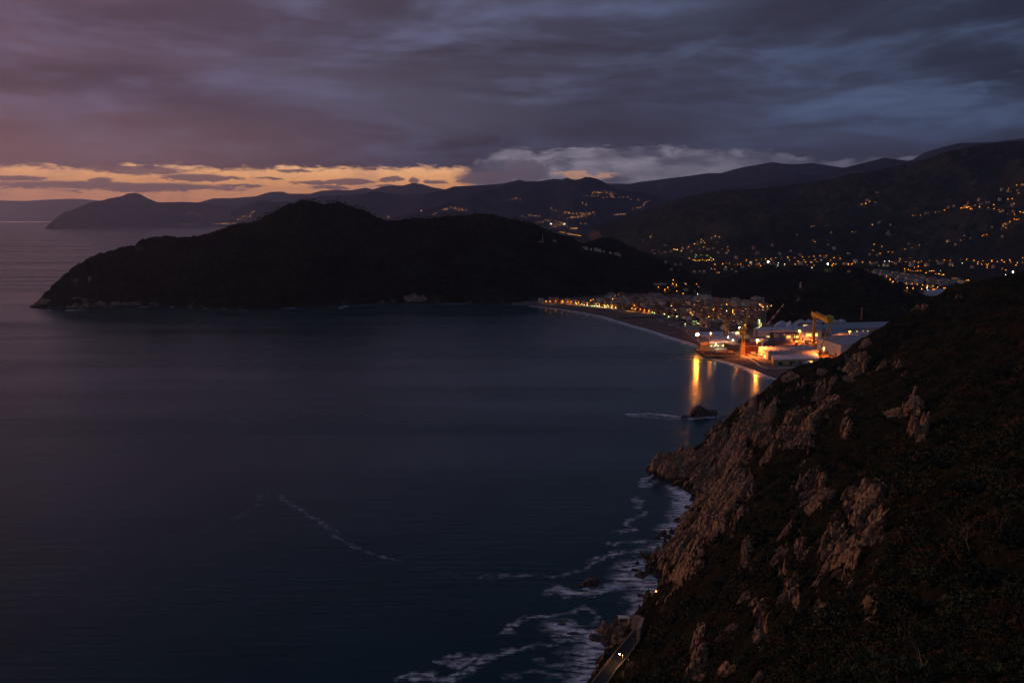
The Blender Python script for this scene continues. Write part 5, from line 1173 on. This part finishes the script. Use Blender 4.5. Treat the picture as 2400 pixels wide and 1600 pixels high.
# orange boom lying over the villa
g=Vector(G(1712,764,3)); r_=thing('derrick','short orange derrick boom pointing left over the apartment roofs','crane',tuple(g)); m=MB(); m.bar((0,0,0),(0,0,13),1.2); part('mast',m.mesh('mast',M['oran']),r_); m=MB(); lattice(m,(2,0,12),(-24,4,21),1.6,12,0,.35); part('boom',m.mesh('boom',M['oran']),r_)
# overhead runway in front of the white hall
a=Vector(G(1803,797,3)); b=Vector(G(1890,796,3)); r_=thing('crane_runway','dark overhead crane runway on pillars in front of the lit hall','runway',tuple(a)); d=b-a
m=MB(); m.bar((0,0,15),(d.x,d.y,15),2.2,2.6); part('beam',m.mesh('beam',M['dark']),r_)
for t in (.02,.2,.45,.7,.95): m=MB(); m.bar((d.x*t,d.y*t,-.3),(d.x*t,d.y*t,13.8),1.3); part('pillar',m.mesh('pillar',M['dark']),r_)
# domed tower, green-lit stair tower
g=G(1769.5,800,3); t=thing('silo','pale round silo with a domed top behind the sheds','silo',(g[0],g[1],3)); m=MB(); m.bar((0,0,-.3),(0,0,23),7.4,n=16); part('cylinder',m.mesh('cylinder',M['w_grey']),t); m=MB(); m.sph((0,0,25),3.5,u=14,w=10,sz=1.2); part('dome',m.mesh('dome',M['w_grey']),t)
g=G(1778,778,3); t=thing('stair_tower','thin stair tower with green lamps left of the striped boom','tower',(g[0],g[1],3)); m=MB(); lattice(m,(0,0,0),(0,0,28),4.4,8,0,.4,tip=1); part('frame',m.mesh('frame',M['panelw']),t)
for z in (27,22,12): m=MB(); m.sph((0,-2.6,z),.7); part('lamp',m.mesh('lamp',M['lampW']),t)
# warship under construction
def warship():
    a=Vector(G(1786,812,3)); b=Vector(G(1857,803,3)); d=b-a; L=d.length; root=thing('warship','grey unfinished warship with a pyramid mast, standing on the slipway','ship',tuple(a)); root.rotation_euler=(0,0,math.atan2(d.y,d.x))
    st=[]
    for i in range(13):
        t=i/12; w=6.4*min(1,(1-t)*2.2+.02)**.6*(.85+.15*min(1,t*6)); k=10+2.5*max(0,t-.6); st.append((t*L,w,k))
    m=MB()
    for (x0,w0,h0),(x1,w1,h1) in zip(st,st[1:]):
        for s in(-1,1):
            q=[(x0,s*w0*.35,1.5),(x1,s*w1*.35,1.5),(x1,s*w1,h1),(x0,s*w0,h0)]; m.quad(*(q if s<0 else q[::-1]))
        m.quad((x0,-w0,h0),(x1,-w1,h1),(x1,w1,h1),(x0,w0,h0)); m.quad((x0,-w0*.35,1.5),(x0,w0*.35,1.5),(x1,w1*.35,1.5),(x1,-w1*.35,1.5))
    m.quad((0,-st[0][1]*.35,1.5),(0,-st[0][1],10),(0,st[0][1],10),(0,st[0][1]*.35,1.5)); m.box(4,-1,-.5,L*.85,1,1.6)
    part('hull',m.mesh('hull',M['navy']),root)
    m=MB(); m.box(L*.12,-5,10,L*.42,5,15.5); m.box(L*.48,-5.4,10,L*.68,5.4,17.5); m.box(L*.5,-4,17.5,L*.64,4,21); part('superstructure',m.mesh('superstructure',M['navy']),root)
    m=MB(); m.bar((L*.3,0,15.5),(L*.3,0,27),7,n=4,taper=.3); m.bar((L*.3,0,27),(L*.3,0,35),.8,n=6,taper=.4); m.box(L*.3-3.2,-3.2,22,L*.3+3.2,3.2,22.6); part('mast',m.mesh('mast',M['dark']),root)
    m=MB(); m.box(L*.7,-1.6,12,L*.75,1.6,14.5); m.bar((L*.75,0,13.6),(L*.82,0,14.6),.4); part('gun_turret',m.mesh('gun_turret',M['navy']),root)
warship()
# pier, quay
def pier():
    pts=[Vector(G(*p,3.8)) for p in ((1631,820.5),(1636,816.5),(1676,818),(1736,830.5),(1735,836.5),(1690,836),(1658,836.5),(1645,829))]
    root=thing('pier','dark timber and steel pier with the brightest floodlight at its corner','pier',tuple(pts[0])); o=pts[0].copy()
    m=MB(); q=[p-o for p in pts]; m.poly([p+Vector((0,0,0)) for p in q]); 
    for a,b in zip(q,q[1:]+q[:1]): m.quad(a-Vector((0,0,1)),b-Vector((0,0,1)),b,a)
    part('deck',m.mesh('deck',M['asphalt']),root); m=MB()
    for a,b in ((q[0],q[7]),(q[7],q[6]),(q[6],q[5]),(q[0],q[1])):
        n=max(2,int((b-a).length/5))
        for i in range(n): p=a+(b-a)*(i/n); m.bar((p.x,p.y,-9),(p.x,p.y,1.0),.9,n=6)
    part('piles',m.mesh('piles',M['dark']),root); m=MB()
    for a,b in ((q[0],q[7]),(q[7],q[6]),(q[0],q[1])): m.bar(a+Vector((0,0,.6)),b+Vector((0,0,.6)),1.1)
    part('kerb_beam',m.mesh('kerb_beam',M['dark']),root)
    for k,(x,y,w_,d_,h_) in enumerate([(1650,823,26,5,2),(1664,827,22,6,2.4),(1690,829,20,5,2),(1712,830,18,4,1.6),(1655,830,16,4,2)]):
        g=G(x,y,3.8); mm=MB(); mm.box(-w_/2,-d_/2,0,w_/2,d_/2,h_); mm.box(-w_/2+1,-d_/2+.6,h_,w_/2-1,d_/2-.6,h_+.5)
        tag(link_ob('steel_stack',mm.mesh('steel_stack',M['dark' if k%2 else 'dred']),None,(g[0],g[1],3.82),-.25),['long rusty steel stack at the outer pier corner','dark steel stack in the middle of the pier','rusty steel stack near the crane foot','small dark steel stack nearest to the sea wall','low rusty stack on the pier edge'][k],'steel stack','steel stacks on the pier')
    g=G(1640,818,3.8); mm=MB(); mm.bar((0,0,-10),(0,0,26),1.5,n=8); tag(link_ob('mooring_pile',mm.mesh('mooring_pile',M['dark']),None,(g[0],g[1],4)),'tall dark mooring pile beside the brightest floodlight mast','pile')
pier()
def seawall(pts,label,h=2.2,w=1.4,z=3.0,mt='concrete'):
    m=MB(); P_=[Vector(G(*p,z)) for p in pts]; o=P_[0].copy()
    for a,b in zip(P_,P_[1:]): m.bar(a-o+Vector((0,0,h/2-.8)),b-o+Vector((0,0,h/2-.8)),w,h) if 0 else m.bar(a-o,b-o,h,w)
    tag(link_ob('sea_wall',m.mesh('sea_wall',M[mt]),None,tuple(o)),label,'wall')
seawall([(1735,832),(1755,840),(1772,850),(1782,858),(1800,864)],'pale stone sea wall between the pier and the ochre shed',2.6)
seawall([(1800,864),(1815,865),(1832,862),(1850,860)],'concrete terrace edge in front of the beach cabin')
seawall([(1436,726),(1460,731),(1485,737),(1510,739)],'low pale wall curving along the upper beach',1.8)
seawall([(1455,746),(1480,745),(1520,744),(1560,741)],'dark breakwater lying across the upper beach',2.4,3,3,'dark')
seawall([(1590,765),(1606,776),(1624,790),(1634,800)],'lit retaining wall between the beach and the shipyard',2.4)
seawall([(1605,768),(1618,778),(1636,792)],'second retaining wall, one step inland of the lit one',2.4)
g=G(1491,743,3); m=MB(); m.bar((0,0,0),(0,0,11),.5,n=6); tag(link_ob('flagpole',m.mesh('flagpole',M['w_grey']),None,(g[0],g[1],3)),'bare pole standing on the upper beach','pole')
# white hut on the rock platform, tunnel portal, red light
g=G(1461,1452,9); t=thing('hut','small white flat-roofed shelter on the grassy rock platform','hut',(g[0],g[1]+2,6.5)); m=MB(); m.box(-2.6,-1.6,-1,-2.2,1.6,3.2); m.box(2.2,-1.6,-1,2.6,1.6,3.2); m.box(-2.2,1.3,-1,2.2,1.6,3.2); part('wall',m.mesh('wall',M['plaster']),t); m=MB(); m.box(-3.1,-2,3.2,3.1,2,3.6); part('roof',m.mesh('roof',M['w_white']),t)
g=Vector(G(1500,1484,14)); t=thing('tunnel_portal','tall stone wall beside the road where it enters the tunnel','wall',(g.x,g.y,12)); m=MB(); m.box(-.8,-8,0,1.2,8,8.6); m.box(-6.5,7,0,-.8,8,9.2); m.box(-1,-8.2,6.2,1.4,-7,9.8); part('masonry',m.mesh('masonry',M['rockw']) if 'rockw' in M else m.mesh('masonry',M['plaster']),t); t.rotation_euler=(0,0,-.32)
m=MB(); m.box(-.05,-.05,0,.05,.05,.05)
p,_=hit(1541,1384,NEAR); t=thing('tunnel_lamp','small red-orange lamp at the dark tunnel mouth by the surf','lamp',(p.x-1.5,p.y-3,p.z+1)); m=MB(); m.bar((0,0,-3),(0,0,0),.15); part('bracket',m.mesh('bracket',M['pole']),t); m=MB(); m.sph((0,0,.2),.5); part('bulb',m.mesh('bulb',M['red']),t)
# ------------------------------------------------------------------ cars, containers
def car_proto():
    root=thing('parked_car','x','car',(0,0,0)); m=MB()
    pr=[(-2.1,.35),(-2.1,.85),(-1.5,.95),(-1.0,1.45),(.6,1.45),(1.2,.95),(2.1,.8),(2.1,.35)]
    for (x0,z0),(x1,z1) in zip(pr,pr[1:]+pr[:1]): m.quad((x0,-.85,z0),(x0,.85,z0),(x1,.85,z1),(x1,-.85,z1))
    m.poly([(x,-.85,z) for x,z in pr]); m.poly([(x,.85,z) for x,z in pr[::-1]]); part('body',m.mesh('body',M['w_white']),root)
    m=MB(); m.box(-.95,-.87,.95,.55,-.85,1.38); m.box(-.95,.85,.95,.55,.87,1.38); part('side_windows',m.mesh('side_windows',M['glass']),root)
    for x in(-1.3,1.3):
        for y in(-.8,.8): m=MB(); m.bar((x,y-.12,.33),(x,y+.12,.33),.66,n=10); part('wheel',m.mesh('wheel',M['dark']),root)
    return root
cp=None; cars=[]
def carsat(pl,n,fmt,group,ang):
    global cp; L=[]
    for x,y in along(pl,n,.4):
        g=G(x,y,3)
        if cp is None: cp=car_proto(); o=cp
        else: o=copy_tree(cp)
        o.location=(g[0],g[1],3.02); o.rotation_euler=(0,0,ang+random.uniform(-.08,.08)); o['group']=group; L.append(o)
    label_row(L,fmt)
carsat([(1776,831),(1794,850)],12,'car parked along the left side of the ribbed hall, #','cars beside the ribbed hall',.2)
carsat([(1822,864),(1866,861)],12,'car parked between the ochre shed and the beach, #','cars by the beach',1.4)
carsat([(1766,842),(1792,854)],7,'car parked on the lit lane behind the sea wall, #','cars behind the sea wall',.9)
def boxes(pts,fmt,group,mats_,name='container'):
    L=[]
    for i,(x,y) in enumerate(pts):
        g=G(x,y,3); m=MB(); m.box(-3,-1.25,0,3,1.25,2.6)
        for k in range(8): m.box(-2.8+k*.75,-1.33,.2,-2.55+k*.75,-1.25,2.4)
        o=link_ob(name,m.mesh(name,M[mats_[i%len(mats_)]]),None,(g[0],g[1],3.02),random.uniform(-.4,.6)); o.scale=(1.3,1.3,1.2); tag(o,'x',name,group); L.append(o)
    label_row(L,fmt)
boxes([(1862,803),(1868,805),(1874,802),(1880,805),(1886,803),(1892,806),(1866,809),(1878,809),(1890,810),(1872,799)],'shipping container on the orange-lit yard by the gantry crane, #','containers by the gantry crane',['panelw','oran','w_salmon','w_grey'])
boxes([(1757,827),(1765,829),(1772,833),(1752,833),(1781,836),(1712,826),(1706,824)],'container or crate behind the sea wall, #','containers behind the sea wall',['dred','panelw','w_ochre'])
# ------------------------------------------------------------------ trees
M['tleaf']=mat('tree_leaves',(.028,.034,.018),.5,.6,.9); M['bark']=mat('bark',(.05,.035,.025),.3,1)
def tree_proto(h,w,seed,kind='tree'):
    r=np.random.default_rng(seed); root=thing('tree','x','tree',(0,0,0))
    m=MB(); m.bar((0,0,-1),(0,0,h*.6),h*.045,n=6,taper=.5)
    for k in range(5): a=k*1.3; m.bar((0,0,h*(.35+.06*k)),(math.cos(a)*w*.35,math.sin(a)*w*.35,h*(.6+.05*k)),h*.018,n=4,taper=.4)
    part('trunk',m.mesh('trunk',M['bark']),root)
    n=520; cl=r.normal(size=(9,3))*np.array([w*.24,w*.24,h*.10])+np.array([0,0,h*.72])
    if kind=='pine': cl[:,2]=h*.76+r.normal(size=9)*h*.11
    k=r.integers(0,9,n); c_=cl[k]+r.normal(size=(n,3))*np.array([w*.13,w*.13,h*(.05 if kind=='pine' else .09)])
    a=r.normal(size=(n,3)); a/=np.linalg.norm(a,axis=1,keepdims=True); b=np.cross(a,r.normal(size=(n,3))); b/=np.linalg.norm(b,axis=1,keepdims=True); s=w*.055
    V=np.stack([c_+a*s,c_+b*s,c_-a*s,c_-b*s],1).reshape(-1,3); part('crown',npmesh('crown',V,np.arange(len(V)).reshape(-1,4),M['tleaf']),root); return root
TP=[tree_proto(11,9,1),tree_proto(9,7,2),tree_proto(15,7,3,'pine'),tree_proto(13,5,4,'pine')]
used=set()
def trees(pts,fmt,group,ks,tree=None,sc=1.0,name=None):
    L=[]
    for i,(x,y) in enumerate(pts):
        k=ks[i%len(ks)]
        if isinstance(y,tuple): loc=y
        else:
            p,_=hit(x,y,tree); 
            if p is None: continue
            loc=(p.x,p.y,p.z-.4)
        o=TP[k] if k not in used else copy_tree(TP[k]); used.add(k)
        o.location=loc; o.rotation_euler=(0,0,i*1.9); s=sc*rt.uniform(.75,1.25); o.scale=(s,s,s); o['group']=group; L.append(o)
        if name and not o.name.startswith(name): o.name=name
    label_row(L,fmt)
crx=[c[0] for c in HC2]
def crest(px,dy=1.0):
    y=np.interp(px,[c[0] for c in HC2],[c[1] for c in HC2]); Y=np.interp(px,[c[0] for c in HC2],[c[2] for c in HC2])
    x_,_,z_=A(px,y+dy,Y); z2=gz(x_,Y); return (x_,Y,(z2 if z2 is not None else z_)-2.5)
sky1=[603,606,611,616,619,623,627,632,636,640,647,653,660,684,700,706,711,716,722,727,733,738,749]
sky2=[768,770,776,779,781,785,788,791,795,799,803,808,812,818,826,834,840,846,852,858,868,878]
sky3=[953,963,970,977,981,986,993,999,1004,1009,1013,1018,1034,1040,1046,1051,1055,1061,1066,1072,1076,1081,1099,1112]
sky4=[1206,1212,1218,1226,1232,1239,1246,1252,1262,1270,1280,1292,1304]
trees([(x,crest(x)) for x in sky1],'dark tree on the left skyline of the headland hump, #','trees on the left headland skyline',[3,2,3,1],sc=1.0)
trees([(x,crest(x)) for x in sky2],'dark pine on the headland skyline right of the hump, #','pines right of the headland hump',[2,3,3],sc=1.05)
trees([(x,crest(x)) for x in sky3],'dark pine on the second headland skyline, #','pines on the second headland skyline',[3,2,3],sc=.95)
trees([(x,crest(x)) for x in sky4],'dark tree where the headland skyline drops right, #','trees on the dropping skyline',[2,1,0],sc=.9)
trees([(1586,744),(1592,748),(1597,752),(1600,757),(1627,757),(1632,752),(1637,757),(1642,762),(1630,762),(1637,766),(1622,762),(1606,760),(1648,770),(1592,742)],'garden tree around the tall white apartment house, #','garden trees by the white apartment house',[0,1,0],sc=1.1)
trees([(1452,722),(1456,724),(1463,727),(1470,730),(1482,731),(1492,734),(1503,736),(1515,737),(1530,738),(1545,739),(1560,740),(1572,741),(1582,742)],'dark tree between the promenade and the seafront houses, #','promenade trees',[1,0],sc=1.0)
trees([(1697,771),(1701,773),(1728,773),(1752,776),(1758,777),(1716,772),(1692,772)],'tree between the shipyard sheds and the town, #','trees behind the sheds',[0,1],sc=1.2)
trees([(1634,706),(1636,709),(1700,710),(1703,713),(1710,711),(1770,722),(1775,724)],'dark tree beside the pale school, #','trees near the school',[0,1],sc=1.2)
M['bush1']=mat('bush_olive',(.045,.050,.020),.5,2); M['bush2']=mat('bush_brown',(.075,.042,.018),.5,2); M['bush3']=mat('bush_dark',(.016,.022,.012),.5,2)
i0=len(TP)
for k,(h_,w_,mm) in enumerate([(3.4,4.4,'bush1'),(2.8,3.8,'bush2'),(3.8,4.6,'bush3')]):
    o=tree_proto(h_,w_,70+k); o['category']='shrub'; o.name='shrub'
    for c in KIDS.pop(o.name,[]): pass
    ch=[x for x in bpy.data.objects if x.parent==o]; KIDS[o.name]=ch; [c.data.materials.__setitem__(0,M[mm]) for c in ch if c.name.startswith('crown')]
    TP.append(o)
SH=[(2330,1140),(2255,1170),(2290,1220),(2370,1190),(2200,1110),(2120,1180),(2350,1060),(2230,1040),(2150,1260),(2090,1120),(2380,1300),(2240,1330),(2170,1380),(2320,1400),(2080,1330),(2250,1450),(2120,1460),(2000,1100),(1960,1080),(2040,1060),(1820,1180),(1770,1240),(1720,1290),(1850,1130),(1900,1500),(1960,1480),(1680,1380),(1810,1420),(1580,1500),(1550,1560),(1700,1500),(1620,1440)]
trees(SH[:17],'rounded shrub on the right part of the near slope, #','shrubs on the right of the near slope',[i0,i0+2,i0+1],NEAR,1.15)
trees(SH[17:],'rounded shrub among the crags of the near slope, #','shrubs among the crags',[i0+2,i0+1,i0],NEAR,1.3)
# ------------------------------------------------------------------ foreground plants
M['agave']=mat('agave_leaf',(.032,.044,.015),.5,3,.5,kind='Object'); M['twig']=mat('dead_twig',(.30,.24,.19),.2,3)
def agave(px,py,s,seed,label):
    p,_=hit(px,py,NEAR); r=random.Random(seed)
    root=thing('agave',label,'plant',(p.x,p.y,p.z-.05),0,'broad-leaved plants at the bottom edge'); m=MB()
    for k in range(26):
        a=k*2.4+r.uniform(-.2,.2); ln=s*r.uniform(.55,1.0); til=.25+.9*(k/26); w_=s*.075; pts=[]
        for i in range(6):
            t=i/5; rad=ln*t*math.sin(til)+.02; z=ln*t*math.cos(til)-ln*.18*t*t*til; ww=w_*(math.sin(PI*(.15+.85*t)))*(1 if i<5 else .05)
            d=(math.cos(a),math.sin(a)); pts.append(((d[0]*rad-d[1]*ww,d[1]*rad+d[0]*ww,z+ww*.5),(d[0]*rad,d[1]*rad,z),(d[0]*rad+d[1]*ww,d[1]*rad-d[0]*ww,z+ww*.5)))
        for u_,v_ in zip(pts,pts[1:]): m.quad(u_[0],u_[1],v_[1],v_[0]); m.quad(u_[1],u_[2],v_[2],v_[1])
    part('leaves',m.mesh('leaves',M['agave'],True),root)
for i,(x,y,s,l) in enumerate([(1990,1590,1.9,'broad-leaved plant at the bottom edge, leftmost of the clump'),(2040,1565,2.2,'broad-leaved plant with upright leaves, left part of the clump'),(2095,1580,2.4,'tallest broad-leaved plant in the middle of the bottom clump'),(2150,1595,2.0,'broad-leaved plant right of the tallest one, under the dead twigs'),(2060,1598,1.7,'low broad-leaved plant in front of the tallest one'),(2330,1592,1.5,'broad-leaved plant alone near the bottom right corner')]): agave(x,y,s,40+i,l)
def twig(px,py,h,seed,label,lean=0):
    p,_=hit(px,py,NEAR); r=random.Random(seed); m=MB()
    def br(a,d,l,w_,lv):
        pt=a
        for k in range(4):
            d2=(d+Vector((r.uniform(-.25,.25),r.uniform(-.25,.25),r.uniform(-.05,.15)))).normalized(); q=pt+d2*l/4; m.bar(pt,q,w_,n=4,taper=.8); pt=q; w_*=.8; d=d2
            if lv and k>=1: br(pt,(d+Vector((r.uniform(-.9,.9),r.uniform(-.9,.9),r.uniform(0,.4)))).normalized(),l*.5,w_*.7,lv-1)
    br(Vector((0,0,0)),Vector((lean,0,1)).normalized(),h,h*.022,2)
    tag(link_ob('dead_shrub',m.mesh('dead_shrub',M['twig']),None,(p.x,p.y,p.z-.1)),label,'shrub','dead shrubs')
for a in [(2170,1590,2.2,1,'pale dead stem rising beside the broad-leaved plants'),(2110,1500,1.8,2,'thin dead twig above the tallest broad-leaved plant',-.3),(2140,1500,1.9,3,'curved pair of dead twigs right of the thin one',-.3),(2275,1300,5.5,4,'bare dead shrub with crossed branches in the dark scrub',-.3),(2340,1270,3.5,5,'small bare shrub right of the crossed branches')]: twig(*a)
